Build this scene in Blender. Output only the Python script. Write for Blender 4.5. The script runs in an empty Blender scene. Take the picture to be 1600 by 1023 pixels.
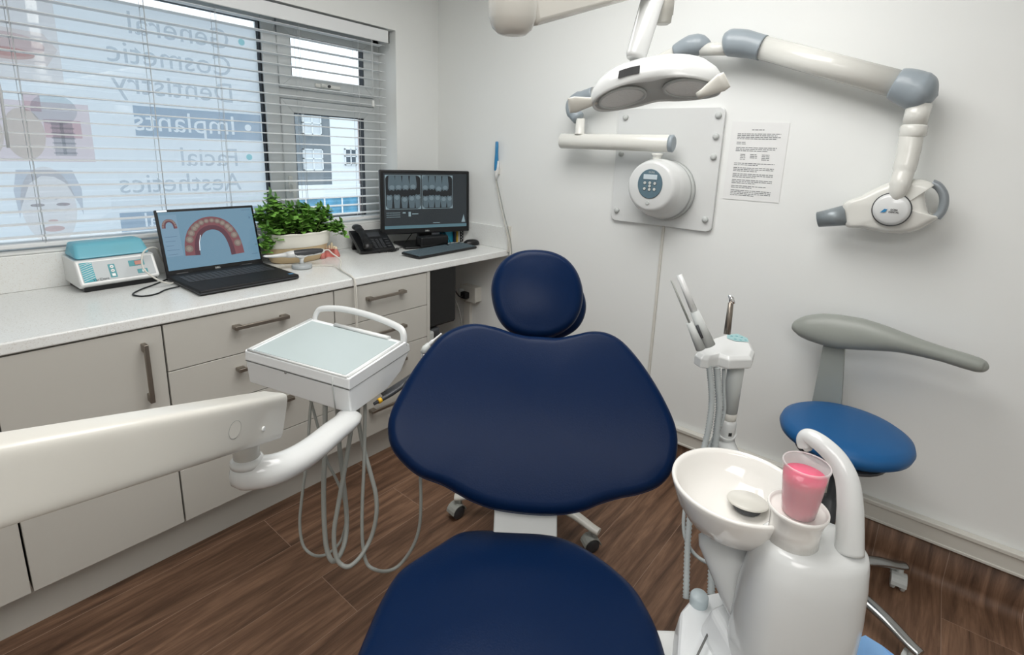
import bpy, bmesh, math, random
from mathutils import Vector, Matrix, noise
random.seed(7)
PI = math.pi
V = Vector
sc = bpy.context.scene
COL = sc.collection

# ------------------------------------------------------------------ camera
CP = V((-2.15484, -2.39607, 1.42864))
CR = V((0.6259204, -0.77885776, 0.04005305))     # right
CD = V((-0.1478668, -0.16894403, -0.97447079))   # down
CF = V((0.76574086, 0.60401863, -0.22091272))    # forward
FPX, PPX, PPY = 805.2, 818.9, 419.7
cam_d = bpy.data.cameras.new('camera'); cam = bpy.data.objects.new('camera', cam_d); COL.objects.link(cam)
cam_d.sensor_width = 36; cam_d.lens = FPX / 1600 * 36
cam_d.shift_x = (800 - PPX) / 1600; cam_d.shift_y = (PPY - 511.5) / 1600
cam_d.clip_start = 0.02
m = Matrix.Identity(4)
for i in range(3):
    m[i][0] = CR[i]; m[i][1] = -CD[i]; m[i][2] = -CF[i]; m[i][3] = CP[i]
cam.matrix_world = m
sc.camera = cam

# survey helpers: the sight line through a pixel met with a real plane of the room
def _ray(px, py): return CR * ((px - PPX) / FPX) + CD * ((py - PPY) / FPX) + CF
def _ax(px, py, a, v):
    d = _ray(px, py); return CP + d * ((v - CP[a]) / d[a])
def SX(px, py, v): return _ax(px, py, 0, v)
def SY(px, py, v): return _ax(px, py, 1, v)
def SZ(px, py, v): return _ax(px, py, 2, v)
def SD(px, py, dep): return CP + _ray(px, py) * dep
def SP(px, py, pt, n):
    d = _ray(px, py); return CP + d * (n.dot(pt - CP) / n.dot(d))

# ------------------------------------------------------------------ view / world / lights
sc.view_settings.view_transform = 'Standard'; sc.view_settings.look = 'None'
sc.view_settings.gamma = 1.0; sc.view_settings.use_curve_mapping = False
sc.view_settings.exposure = 0.5
w = bpy.data.worlds.new('World'); sc.world = w; w.use_nodes = True
wn = w.node_tree.nodes; wl = w.node_tree.links
bg = wn['Background']; bg.inputs['Strength'].default_value = 1.55
tc = wn.new('ShaderNodeTexCoord'); sx = wn.new('ShaderNodeSeparateXYZ'); cr = wn.new('ShaderNodeValToRGB')
wl.new(tc.outputs['Generated'], sx.inputs[0]); wl.new(sx.outputs['Z'], cr.inputs[0]); wl.new(cr.outputs[0], bg.inputs[0])
cr.color_ramp.elements[0].position = 0.0; cr.color_ramp.elements[0].color = (0.46, 0.50, 0.53, 1)
cr.color_ramp.elements[1].position = 0.12; cr.color_ramp.elements[1].color = (0.86, 0.93, 1.0, 1)
def area(name, loc, target, sx_, sy_, power, col=(1, 1, 1)):
    l = bpy.data.lights.new(name, 'AREA'); l.shape = 'RECTANGLE'; l.size = sx_; l.size_y = sy_; l.energy = power; l.color = col
    o = bpy.data.objects.new(name, l); COL.objects.link(o); o.location = loc
    o.rotation_euler = (V(target) - V(loc)).to_track_quat('-Z', 'Y').to_euler(); return o
area('ceiling_panel_light', (-1.2, -1.6, 2.415), (-1.2, -1.6, 0), 1.2, 1.2, 22, (1.0, 0.985, 0.965))
area('ceiling_panel_light', (-2.9, -2.8, 2.415), (-2.9, -2.8, 0), 1.2, 1.2, 19, (1.0, 0.985, 0.965))
pl = area('window_portal', (-1.75, 0.30, 1.53), (-1.75, -1.0, 1.53), 2.9, 1.04, 1); pl.data.cycles.is_portal = True

# ------------------------------------------------------------------ materials
def lin(c):
    r = []
    for x in c:
        x = x / 255.0
        r.append(x / 12.92 if x <= 0.04045 else ((x + 0.055) / 1.055) ** 2.4)
    return (r[0], r[1], r[2], 1)
def mat(name, col, rough=0.5, metal=0.0, spec=0.5, var=0.0, vscale=8.0, bump=0.0, bscale=80.0, coat=0.0, emit=None, estr=0.0, sheen=0.0, trans=0.0, ior=1.45, sss=0.0):
    m = bpy.data.materials.new(name); m.use_nodes = True
    n = m.node_tree.nodes; l = m.node_tree.links; b = n['Principled BSDF']
    c = lin(col)
    b.inputs['Base Color'].default_value = c; b.inputs['Roughness'].default_value = rough; b.inputs['Metallic'].default_value = metal
    b.inputs['Specular IOR Level'].default_value = spec; b.inputs['Coat Weight'].default_value = coat
    b.inputs['Transmission Weight'].default_value = trans; b.inputs['IOR'].default_value = ior
    if sss: b.inputs['Subsurface Weight'].default_value = sss; b.inputs['Subsurface Radius'].default_value = (0.01, 0.006, 0.006)
    if sheen: b.inputs['Sheen Weight'].default_value = sheen
    if emit: b.inputs['Emission Color'].default_value = lin(emit); b.inputs['Emission Strength'].default_value = estr
    if var or bump:
        t = n.new('ShaderNodeTexCoord')
    if var:
        no = n.new('ShaderNodeTexNoise'); no.inputs['Scale'].default_value = vscale; no.inputs['Detail'].default_value = 4
        l.new(t.outputs['Object'], no.inputs['Vector'])
        r = n.new('ShaderNodeValToRGB'); r.color_ramp.elements[0].position = 0.3; r.color_ramp.elements[1].position = 0.7
        r.color_ramp.elements[0].color = tuple(x * (1 - var) for x in c[:3]) + (1,)
        r.color_ramp.elements[1].color = tuple(min(1, x * (1 + var)) for x in c[:3]) + (1,)
        l.new(no.outputs['Fac'], r.inputs[0]); l.new(r.outputs[0], b.inputs['Base Color'])
    if bump:
        no2 = n.new('ShaderNodeTexNoise'); no2.inputs['Scale'].default_value = bscale; no2.inputs['Detail'].default_value = 3
        l.new(t.outputs['Object'], no2.inputs['Vector'])
        bp = n.new('ShaderNodeBump'); bp.inputs['Strength'].default_value = bump; bp.inputs['Distance'].default_value = 0.002
        l.new(no2.outputs['Fac'], bp.inputs['Height']); l.new(bp.outputs[0], b.inputs['Normal'])
    return m
def emis(name, col, s=1.0):
    m = bpy.data.materials.new(name); m.use_nodes = True; n = m.node_tree.nodes; l = m.node_tree.links
    b = n['Principled BSDF']; b.inputs['Base Color'].default_value = (0.01, 0.01, 0.012, 1); b.inputs['Roughness'].default_value = 0.25
    b.inputs['Emission Color'].default_value = lin(col); b.inputs['Emission Strength'].default_value = s
    return m
def ink(name, col):          # a printed ink on clear film: filters what passes through
    m = bpy.data.materials.new(name); m.use_nodes = True; n = m.node_tree.nodes; l = m.node_tree.links
    n.remove(n['Principled BSDF']); t = n.new('ShaderNodeBsdfTransparent'); t.inputs[0].default_value = lin(col)
    l.new(t.outputs[0], n['Material Output'].inputs[0]); return m
M = {}
M['wall'] = mat('wall_paint', (236, 238, 236), 0.45, var=0.015, vscale=1.5, bump=0.05, bscale=160)
M['ceil'] = mat('ceiling_paint', (240, 240, 238), 0.8)
M['cab'] = mat('cabinet_laminate', (192, 190, 183), 0.35, var=0.01, vscale=2)
M['gap'] = mat('cabinet_carcass', (120, 115, 105), 0.6)
M['steel'] = mat('brushed_nickel', (150, 142, 132), 0.38, metal=0.9, bump=0.1, bscale=400)
M['alu'] = mat('polished_aluminium', (170, 172, 172), 0.22, metal=0.95)
M['chrome'] = mat('chrome', (225, 225, 225), 0.1, metal=1)
M['white'] = mat('gloss_white_plastic', (218, 220, 219), 0.18, coat=0.35)
M['cream'] = mat('cream_plastic', (210, 208, 200), 0.3, coat=0.2)
M['warmw'] = mat('warm_white_enamel', (222, 222, 216), 0.22, coat=0.3)
M['satin'] = mat('satin_white_plastic', (226, 228, 226), 0.45)
M['line'] = mat('panel_gap_grey', (120, 120, 118), 0.6)
M['grey'] = mat('blue_grey_plastic', (150, 160, 167), 0.35, coat=0.15)
M['lgrey'] = mat('light_grey_plastic', (196, 200, 198), 0.45)
M['hose'] = mat('grey_hose_rubber', (150, 153, 148), 0.45)
M['hose2'] = mat('pale_grey_hose', (178, 184, 184), 0.5)
M['navy'] = mat('navy_vinyl', (9, 31, 64), 0.30, spec=0.12, var=0.03, vscale=3, bump=0.12, bscale=260)
M['navyp'] = mat('navy_piping', (12, 36, 78), 0.4)
M['blue'] = mat('blue_vinyl', (22, 90, 146), 0.42, var=0.02, vscale=4, bump=0.1, bscale=260)
M['greyv'] = mat('grey_vinyl', (150, 154, 148), 0.38, bump=0.06, bscale=200)
M['black'] = mat('black_plastic', (22, 23, 25), 0.35)
M['blackm'] = mat('matt_black_plastic', (18, 18, 20), 0.6)
M['dkgrey'] = mat('dark_grey_plastic', (62, 64, 67), 0.4)
M['key'] = mat('slate_key_plastic', (82, 98, 106), 0.5)
M['keyd'] = mat('dark_key_plastic', (54, 57, 61), 0.5)
M['rubber'] = mat('black_rubber', (26, 26, 27), 0.8)
M['ceramic'] = mat('white_ceramic', (238, 236, 231), 0.1, coat=0.4)
M['pot'] = mat('cream_glazed_pot', (234, 232, 222), 0.3, coat=0.2, var=0.02)
M['potb'] = mat('buff_pot_body', (200, 178, 142), 0.45, var=0.05, vscale=14)
M['soil'] = mat('potting_soil', (50, 36, 26), 0.95, var=0.3, vscale=60, bump=0.8, bscale=120)
M['stem'] = mat('plant_stem', (96, 118, 60), 0.6, var=0.15)
M['leaf'] = mat('plant_leaf', (118, 168, 76), 0.42, var=0.5, vscale=30, sss=0.0)
M['paper'] = mat('white_paper', (232, 233, 232), 0.55)
M['inkgrey'] = mat('printed_grey_ink', (120, 122, 124), 0.7)
M['gum'] = mat('pink_gum_resin', (204, 124, 116), 0.3, var=0.15, vscale=60)
M['tooth'] = mat('ivory_tooth', (226, 212, 184), 0.3)
M['tealc'] = mat('teal_plastic', (70, 150, 158), 0.4)
M['tealp'] = mat('teal_printed_stripe', (70, 165, 178), 0.5)
M['panel'] = mat('silver_front_panel', (176, 182, 184), 0.42, metal=0.1)
M['redled'] = mat('dim_red_display', (190, 120, 104), 0.3)
M['bluew'] = mat('blue_wand_plastic', (46, 128, 178), 0.35)
M['bpaper'] = mat('light_blue_wrap', (132, 178, 226), 0.6)
M['pipe'] = mat('off_white_conduit', (214, 212, 204), 0.5)
M['pvc'] = mat('window_upvc', (205, 209, 209), 0.35)
M['gasket'] = mat('window_gasket', (24, 30, 38), 0.6)
M['slat'] = mat('blind_slat_white', (232, 235, 236), 0.4)
M['cord'] = mat('blind_cord', (200, 204, 206), 0.7)
M['glasslens'] = mat('frosted_lens', (198, 200, 196), 0.12, metal=0.35, bump=0.5, bscale=300)
M['reflect'] = mat('faceted_reflector', (238, 240, 238), 0.25, metal=0.0, bump=0.6, bscale=140)
M['traymat'] = mat('pale_mint_silicone', (182, 194, 194), 0.35)
M['lcd'] = mat('lcd_display', (186, 198, 205), 0.3)
M['orange'] = mat('yellow_ring', (226, 176, 40), 0.5)
M['bwhite'] = mat('render_white_facade', (226, 230, 232), 0.8)
M['bgrey'] = mat('grey_cladding', (120, 128, 134), 0.8, var=0.06, vscale=3)
M['bglass'] = mat('dark_window_glass', (70, 84, 96), 0.15)
M['bcurt'] = mat('net_curtain', (204, 210, 214), 0.8)
M['brick'] = mat('red_brick', (166, 138, 132), 0.85, var=0.15, vscale=12)
M['shopb'] = mat('blue_shop_front', (90, 150, 180), 0.4, var=0.35, vscale=1.4)
M['asph'] = mat('asphalt', (120, 122, 124), 0.9)

def glassmat(name, tint, refl=0.06, rough=0.02):
    m = bpy.data.materials.new(name); m.use_nodes = True; n = m.node_tree.nodes; l = m.node_tree.links
    n.remove(n['Principled BSDF']); t = n.new('ShaderNodeBsdfTransparent'); t.inputs[0].default_value = tint
    g = n.new('ShaderNodeBsdfGlossy'); g.inputs['Roughness'].default_value = rough
    mx = n.new('ShaderNodeMixShader'); mx.inputs[0].default_value = refl
    l.new(t.outputs[0], mx.inputs[1]); l.new(g.outputs[0], mx.inputs[2]); l.new(mx.outputs[0], n['Material Output'].inputs[0]); return m
M['glass'] = glassmat('window_glass', (0.93, 0.96, 0.97, 1))
M['clear'] = glassmat('frosted_clear_plastic', (0.9, 0.9, 0.9, 1), 0.12, 0.15)
def filmmat():
    m = bpy.data.materials.new('white_window_film'); m.use_nodes = True; n = m.node_tree.nodes; l = m.node_tree.links
    n.remove(n['Principled BSDF']); t = n.new('ShaderNodeBsdfTranslucent'); t.inputs[0].default_value = (0.86, 0.88, 0.90, 1)
    g = n.new('ShaderNodeBsdfDiffuse'); g.inputs[0].default_value = (0.8, 0.82, 0.84, 1)
    mx = n.new('ShaderNodeMixShader'); mx.inputs[0].default_value = 0.18
    l.new(t.outputs[0], mx.inputs[1]); l.new(g.outputs[0], mx.inputs[2]); l.new(mx.outputs[0], n['Material Output'].inputs[0]); return m
M['film'] = filmmat()
def tealcover():
    m = bpy.data.materials.new('teal_translucent_lid'); m.use_nodes = True; n = m.node_tree.nodes; l = m.node_tree.links
    b = n['Principled BSDF']; b.inputs['Base Color'].default_value = lin((132, 208, 226)); b.inputs['Roughness'].default_value = 0.3
    t = n.new('ShaderNodeBsdfTransparent'); t.inputs[0].default_value = lin((150, 220, 238))
    mx = n.new('ShaderNodeMixShader'); mx.inputs[0].default_value = 0.72
    l.new(t.outputs[0], mx.inputs[1]); l.new(b.outputs[0], mx.inputs[2]); l.new(mx.outputs[0], n['Material Output'].inputs[0]); return m
M['teallid'] = tealcover()
def cupmat():
    m = bpy.data.materials.new('translucent_cup'); m.use_nodes = True; n = m.node_tree.nodes; l = m.node_tree.links
    b = n['Principled BSDF']; b.inputs['Base Color'].default_value = lin((240, 236, 236)); b.inputs['Roughness'].default_value = 0.25
    t = n.new('ShaderNodeBsdfTransparent'); t.inputs[0].default_value = (0.93, 0.9, 0.9, 1)
    mx = n.new('ShaderNodeMixShader'); mx.inputs[0].default_value = 0.42
    l.new(t.outputs[0], mx.inputs[1]); l.new(b.outputs[0], mx.inputs[2]); l.new(mx.outputs[0], n['Material Output'].inputs[0]); return m
M['cup'] = cupmat()
M['pink'] = mat('pink_mouthwash', (250, 92, 132), 0.12, coat=0.2)

def floormat():
    m = bpy.data.materials.new('wood_plank_vinyl'); m.use_nodes = True; n = m.node_tree.nodes; l = m.node_tree.links; b = n['Principled BSDF']
    uv = n.new('ShaderNodeUVMap')
    br = n.new('ShaderNodeTexBrick'); br.offset = 0.37; br.inputs['Scale'].default_value = 1.0
    br.inputs['Brick Width'].default_value = 1.22; br.inputs['Row Height'].default_value = 0.206; br.inputs['Mortar Size'].default_value = 0.0011
    br.inputs['Mortar Smooth'].default_value = 0.2; br.inputs['Bias'].default_value = 0
    br.inputs['Color1'].default_value = (0.1, 0.1, 0.1, 1); br.inputs['Color2'].default_value = (0.9, 0.9, 0.9, 1); br.inputs['Mortar'].default_value = (0.5, 0.5, 0.5, 1)
    l.new(uv.outputs[0], br.inputs['Vector'])
    # shift the grain by plank
    mp = n.new('ShaderNodeMapping'); mp.inputs['Scale'].default_value = (1.3, 14, 1); 
    ad = n.new('ShaderNodeVectorMath'); ad.operation = 'MULTIPLY_ADD'; ad.inputs[1].default_value = (7, 3, 0)
    l.new(br.outputs['Color'], ad.inputs[0]); l.new(uv.outputs[0], ad.inputs[2]); l.new(ad.outputs[0], mp.inputs['Vector'])
    n1 = n.new('ShaderNodeTexNoise'); n1.inputs['Scale'].default_value = 2.2; n1.inputs['Detail'].default_value = 8; n1.inputs['Roughness'].default_value = 0.62; n1.inputs['Distortion'].default_value = 0.6
    l.new(mp.outputs[0], n1.inputs['Vector'])
    mp2 = n.new('ShaderNodeMapping'); mp2.inputs['Scale'].default_value = (6, 110, 1); l.new(ad.outputs[0], mp2.inputs['Vector'])
    n2 = n.new('ShaderNodeTexNoise'); n2.inputs['Scale'].default_value = 3; n2.inputs['Detail'].default_value = 4; l.new(mp2.outputs[0], n2.inputs['Vector'])
    r = n.new('ShaderNodeValToRGB'); e = r.color_ramp.elements
    e[0].position = 0.28; e[0].color = lin((74, 54, 42)); e[1].position = 0.74; e[1].color = lin((154, 121, 98))
    x = e.new(0.5); x.color = lin((114, 87, 69)); l.new(n1.outputs['Fac'], r.inputs[0])
    mx = n.new('ShaderNodeMix'); mx.data_type = 'RGBA'; mx.blend_type = 'MULTIPLY'; mx.inputs[0].default_value = 0.3
    r2 = n.new('ShaderNodeValToRGB'); r2.color_ramp.elements[0].color = (0.55, 0.52, 0.5, 1); r2.color_ramp.elements[0].position = 0.35; r2.color_ramp.elements[1].color = (1.1, 1.1, 1.1, 1); r2.color_ramp.elements[1].position = 0.65
    l.new(n2.outputs['Fac'], r2.inputs[0]); l.new(r.outputs[0], mx.inputs[6]); l.new(r2.outputs[0], mx.inputs[7])
    # plank to plank tone
    r3 = n.new('ShaderNodeValToRGB'); r3.color_ramp.elements[0].color = (0.74, 0.73, 0.72, 1); r3.color_ramp.elements[1].color = (1.14, 1.12, 1.1, 1)
    l.new(br.outputs['Color'], r3.inputs[0])
    m2 = n.new('ShaderNodeMix'); m2.data_type = 'RGBA'; m2.blend_type = 'MULTIPLY'; m2.inputs[0].default_value = 1.0
    l.new(mx.outputs[2], m2.inputs[6]); l.new(r3.outputs[0], m2.inputs[7])
    m3 = n.new('ShaderNodeMix'); m3.data_type = 'RGBA'; l.new(br.outputs['Fac'], m3.inputs[0]); l.new(m2.outputs[2], m3.inputs[6]); m3.inputs[7].default_value = lin((150, 125, 108))
    l.new(m3.outputs[2], b.inputs['Base Color']); b.inputs['Roughness'].default_value = 0.5; b.inputs['Specular IOR Level'].default_value = 0.3
    bp = n.new('ShaderNodeBump'); bp.inputs['Strength'].default_value = 0.15; bp.inputs['Distance'].default_value = 0.001
    l.new(n2.outputs['Fac'], bp.inputs['Height']); l.new(bp.outputs[0], b.inputs['Normal'])
    return m
M['floor'] = floormat()
def speckle(cdark):
    m = bpy.data.materials.new('speckled_white_worktop'); m.use_nodes = True; n = m.node_tree.nodes; l = m.node_tree.links; b = n['Principled BSDF']
    t = n.new('ShaderNodeTexCoord'); vo = n.new('ShaderNodeTexVoronoi'); vo.inputs['Scale'].default_value = 420
    l.new(t.outputs['Object'], vo.inputs['Vector']); r = n.new('ShaderNodeValToRGB'); r.color_ramp.interpolation = 'LINEAR'
    e = r.color_ramp.elements; e[0].position = 0.0; e[0].color = lin((cdark, cdark - 3, cdark - 10)); e[1].position = 0.3; e[1].color = lin((232, 234, 232))
    l.new(vo.outputs['Color'], r.inputs[0]); l.new(r.outputs[0], b.inputs['Base Color']); b.inputs['Roughness'].default_value = 0.22; return m
M['work'] = speckle(204)
M['upst'] = speckle(218)

# ------------------------------------------------------------------ mesh helpers
class MB:
    def __init__(s): s.b = bmesh.new()
    def faces(s, vs, fs, smooth=False):
        vv = [s.b.verts.new(v) for v in vs]; s.b.verts.index_update(); out = []
        for f in fs:
            try:
                q = s.b.faces.new([vv[i] for i in f]); q.smooth = smooth; out.append(q)
            except ValueError: pass
        return vv, out
    def box(s, lo, hi, bev=0.0, seg=2, mx=None):
        x0, y0, z0 = lo; x1, y1, z1 = hi
        if bev <= 0:
            vs = [V((x, y, z)) for z in (z0, z1) for y in (y0, y1) for x in (x0, x1)]
            if mx: vs = [mx @ v for v in vs]
            s.faces(vs, [(0, 2, 3, 1), (4, 5, 7, 6), (0, 1, 5, 4), (2, 6, 7, 3), (0, 4, 6, 2), (1, 3, 7, 5)]); return s
        t = bmesh.new(); bmesh.ops.create_cube(t, size=1)
        for v in t.verts: v.co = V(((x0 + x1) / 2 + v.co.x * (x1 - x0), (y0 + y1) / 2 + v.co.y * (y1 - y0), (z0 + z1) / 2 + v.co.z * (z1 - z0)))
        bmesh.ops.bevel(t, geom=t.edges[:] + t.verts[:], offset=bev, segments=seg, profile=0.5, affect='EDGES')
        big = sorted(t.faces, key=lambda f: -f.calc_area())[:6]
        for f in t.faces: f.smooth = f not in big
        s.add(t, mx); return s
    def add(s, t, mx=None, smooth=None):
        t.verts.index_update(); vs = [(mx @ v.co if mx else v.co.copy()) for v in t.verts]
        vv = [s.b.verts.new(v) for v in vs]
        for f in t.faces:
            try:
                q = s.b.faces.new([vv[v.index] for v in f.verts]); q.smooth = f.smooth if smooth is None else smooth
            except ValueError: pass
        t.free(); return s
    def loft(s, rings, cap0=True, cap1=True, smooth=True, closed=True):
        n = len(rings[0]); vv = [[s.b.verts.new(p) for p in r] for r in rings]
        for a, b in zip(vv[:-1], vv[1:]):
            for i in range(n if closed else n - 1):
                j = (i + 1) % n
                try: q = s.b.faces.new((a[i], a[j], b[j], b[i])); q.smooth = smooth
                except ValueError: pass
        for flag, r in ((cap0, vv[0]), (cap1, vv[-1])):
            if flag:
                c = V((0, 0, 0))
                for v in r: c += v.co
                c = s.b.verts.new(c / n)
                for i in range(n):
                    q = s.b.faces.new((r[i], r[(i + 1) % n], c)); q.smooth = smooth and flag == 'dome'
        return s
    def tube(s, pts, rad, seg=10, cap=True, flat=1.0, up=None):
        pts = [V(p) for p in pts]; n = len(pts)
        if not hasattr(rad, '__len__'): rad = [rad] * n
        rings = []; prev = None
        for i, p in enumerate(pts):
            d = (pts[min(i + 1, n - 1)] - pts[max(i - 1, 0)]).normalized()
            if prev is None:
                u = V(up) if up else (V((0, 0, 1)) if abs(d.z) < 0.9 else V((1, 0, 0)))
            else: u = prev
            u = (u - d * u.dot(d)).normalized(); prev = u; v = d.cross(u)
            r = rad[i]; ra, rb = (r if hasattr(r, '__len__') else (r, r * flat))
            rings.append([p + u * math.cos(2 * PI * k / seg) * ra + v * math.sin(2 * PI * k / seg) * rb for k in range(seg)])
        return s.loft(rings, cap, cap)
    def cyl(s, a, b, r0, r1=None, seg=24, cap=True): return s.tube([a, b], [r0, r0 if r1 is None else r1], seg, cap)
    def lathe(s, c, prof, seg=40, axis=V((0, 0, 1)), sx=1.0, sy=1.0, cap0=False, cap1=False, up=None):
        axis = V(axis).normalized(); u = V(up) if up else (V((1, 0, 0)) if abs(axis.x) < 0.9 else V((0, 1, 0)))
        u = (u - axis * u.dot(axis)).normalized(); v = axis.cross(u); c = V(c)
        rings = [[c + axis * h + u * math.cos(2 * PI * k / seg) * r * sx + v * math.sin(2 * PI * k / seg) * r * sy for k in range(seg)] for r, h in prof]
        return s.loft(rings, cap0, cap1)
    def poly(s, pts, smooth=False): s.faces([V(p) for p in pts], [tuple(range(len(pts)))]); return s
    def prism(s, out, o, u, v, nrm, t, bev=0.0, smooth_side=False):
        o, u, v, nrm = V(o), V(u), V(v), V(nrm); k = len(out)
        t_ = bmesh.new(); a = [t_.verts.new(o + u * p[0] + v * p[1]) for p in out]; b = [t_.verts.new(q.co + nrm * t) for q in a]
        t_.faces.new(a[::-1]); t_.faces.new(b)
        for i in range(k):
            f = t_.faces.new((a[i], a[(i + 1) % k], b[(i + 1) % k], b[i])); f.smooth = smooth_side
        if bev > 0:
            ed = [e for e in t_.edges if all(vv in b for vv in e.verts) or all(vv in a for vv in e.verts)]
            bmesh.ops.bevel(t_, geom=ed, offset=bev, segments=3, profile=0.5, affect='EDGES')
            for f in t_.faces: f.smooth = len(f.verts) <= 4
        bmesh.ops.recalc_face_normals(t_, faces=t_.faces[:])
        return s.add(t_)

def tag(o, label=None, cat=None, group=None, kind=None):
    if label: o['label'] = label
    if cat: o['category'] = cat
    if group: o['group'] = group
    if kind: o['kind'] = kind
    return o
def thing(name, loc, label, cat, group=None):
    o = bpy.data.objects.new(name, None); COL.objects.link(o); o.location = V(loc); o.empty_display_size = 0.05
    return tag(o, label, cat, group)
def wloc(o):
    p = V((0, 0, 0))
    while o: p += o.location; o = o.parent
    return p
def obj(name, mb, mt, parent=None, label=None, smooth_angle=None):
    b = mb.b if isinstance(mb, MB) else mb
    bmesh.ops.recalc_face_normals(b, faces=b.faces[:])
    me = bpy.data.meshes.new(name); b.to_mesh(me); b.free()
    if isinstance(mt, (list, tuple)):
        for x in mt: me.materials.append(x)
    else: me.materials.append(mt)
    o = bpy.data.objects.new(name, me); COL.objects.link(o)
    if parent is not None:
        o.parent = parent; off = wloc(parent); me.transform(Matrix.Translation(-off))
    else:
        xs = [v.co for v in me.vertices]
        c = V(((min(v.x for v in xs) + max(v.x for v in xs)) / 2, (min(v.y for v in xs) + max(v.y for v in xs)) / 2, min(v.z for v in xs)))
        me.transform(Matrix.Translation(-c)); o.location = c
    if label: o['label'] = label
    return o
def struct(name, mb, mt, parent=None):
    o = obj(name, mb, mt, parent)
    if parent is None: o['kind'] = 'structure'
    return o
def cr_(pts, n=8, closed=False):        # Catmull-Rom through points
    pts = [V(p) for p in pts]; k = len(pts); out = []
    for i in range(k if closed else k - 1):
        if closed: p0, p1, p2, p3 = pts[(i - 1) % k], pts[i], pts[(i + 1) % k], pts[(i + 2) % k]
        else: p0, p1, p2, p3 = pts[max(i - 1, 0)], pts[i], pts[i + 1], pts[min(i + 2, k - 1)]
        for j in range(n):
            t = j / n; out.append(0.5 * ((2 * p1) + (p2 - p0) * t + (2 * p0 - 5 * p1 + 4 * p2 - p3) * t * t + (3 * p1 - p0 - 3 * p2 + p3) * t ** 3))
    if not closed: out.append(pts[-1])
    return out
def lerp(a, b, t): return a + (b - a) * t
def text_obj(name, body, size, mt, o, u, v, parent, ext=0.0, align='CENTER', bold=0.0, spacing=1.0):
    """lettering as a mesh: o = origin, u = reading direction, v = up"""
    cu = bpy.data.curves.new(name, 'FONT'); cu.body = body; cu.size = size; cu.align_x = align; cu.align_y = 'CENTER'; cu.extrude = ext; cu.offset = bold; cu.space_character = spacing
    cu.resolution_u = 3
    t = bpy.data.objects.new('tmp', cu); COL.objects.link(t)
    dg = bpy.context.evaluated_depsgraph_get(); me = bpy.data.meshes.new_from_object(t.evaluated_get(dg)); bpy.data.objects.remove(t)
    u, v = V(u).normalized(), V(v).normalized(); n = u.cross(v); o = V(o)
    off = wloc(parent) if parent else V((0, 0, 0))
    for q in me.vertices: q.co = o + u * q.co.x + v * q.co.y + n * q.co.z - off
    me.materials.clear(); me.materials.append(mt)
    ob = bpy.data.objects.new(name, me); COL.objects.link(ob); ob.parent = parent; return ob
def cushion(outl, o, u, v, n, thick, r, crown=0.0, deform=None, seg=6, inner=8):
    """rounded upholstered pad over a smooth closed 2D outline; front face at +n"""
    k = len(outl); cx = sum(p[0] for p in outl) / k; cy = sum(p[1] for p in outl) / k
    prof = []
    for i in range(seg + 1):
        a = PI / 2 * i / seg; prof.append(('d', r * (1 - math.sin(a)), -thick + r - r * math.cos(a)))
    for i in range(seg + 1):
        a = PI / 2 * i / seg; prof.append(('d', r * (1 - math.cos(a)), -r + r * math.sin(a)))
    rings = []
    def place(x, y, z):
        if deform: x, y, z = deform(x, y, z)
        return o + u * x + v * y + n * z
    for _, d, z in prof:
        ring = []
        for p in outl:
            L = math.hypot(p[0] - cx, p[1] - cy); f = max(0.05, 1 - d / L); ring.append(place(cx + (p[0] - cx) * f, cy + (p[1] - cy) * f, z))
        rings.append(ring)
    for i in range(1, inner):
        f = 1 - i / inner; ring = []
        for p in outl:
            L = math.hypot(p[0] - cx, p[1] - cy); g = (1 - r / L) * f; ring.append(place(cx + (p[0] - cx) * g, cy + (p[1] - cy) * g, crown * (1 - f * f)))
        rings.append(ring)
    mb = MB(); mb.loft(rings, cap0=True, cap1='dome'); return mb

# ================================================================== ROOM
XL, YB, HC = -4.3, -4.0, 2.42
X0 = V((1, 0, 0)); Y0 = V((0, 1, 0)); Z0 = V((0, 0, 1))
# floor: vinyl planks, coved up the right wall
prof = [(XL, 0.0), (-0.045, 0.0)]
for i in range(1, 9):
    a = PI / 2 * i / 8; prof.append((-0.045 + 0.039 * math.sin(a), 0.039 - 0.039 * math.cos(a)))
prof.append((-0.006, 0.155)); prof.append((0.0, 0.155))
bm = bmesh.new(); uvl = bm.loops.layers.uv.new('UVMap'); L = [0]
for a, b in zip(prof[:-1], prof[1:]): L.append(L[-1] + math.hypot(b[0] - a[0], b[1] - a[1]))
c0 = [bm.verts.new((p[0], YB, p[1])) for p in prof]; c1 = [bm.verts.new((p[0], 0.0, p[1])) for p in prof]
for i in range(len(prof) - 1):
    f = bm.faces.new((c0[i], c0[i + 1], c1[i + 1], c1[i])); f.smooth = True
    for lp, (uu, yy) in zip(f.loops, ((L[i], YB), (L[i + 1], YB), (L[i + 1], 0), (L[i], 0))): lp[uvl].uv = (uu + 0.31, yy + 2.427 + 20.6)
struct('floor', bm, M['floor'])
struct('ceiling', MB().box((XL - .1, YB - .1, HC), (0.1, 0.3, HC + 0.08)), M['ceil'])
struct('wall_right', MB().box((0, YB - .1, -0.02), (0.12, 0.3, HC)), M['wall'])
struct('wall_left', MB().box((XL - 0.12, YB - .1, -0.02), (XL, 0.3, HC)), M['wall'])
struct('wall_front', MB().box((XL, YB - 0.12, -0.02), (0, YB, HC)), M['wall'])
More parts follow.
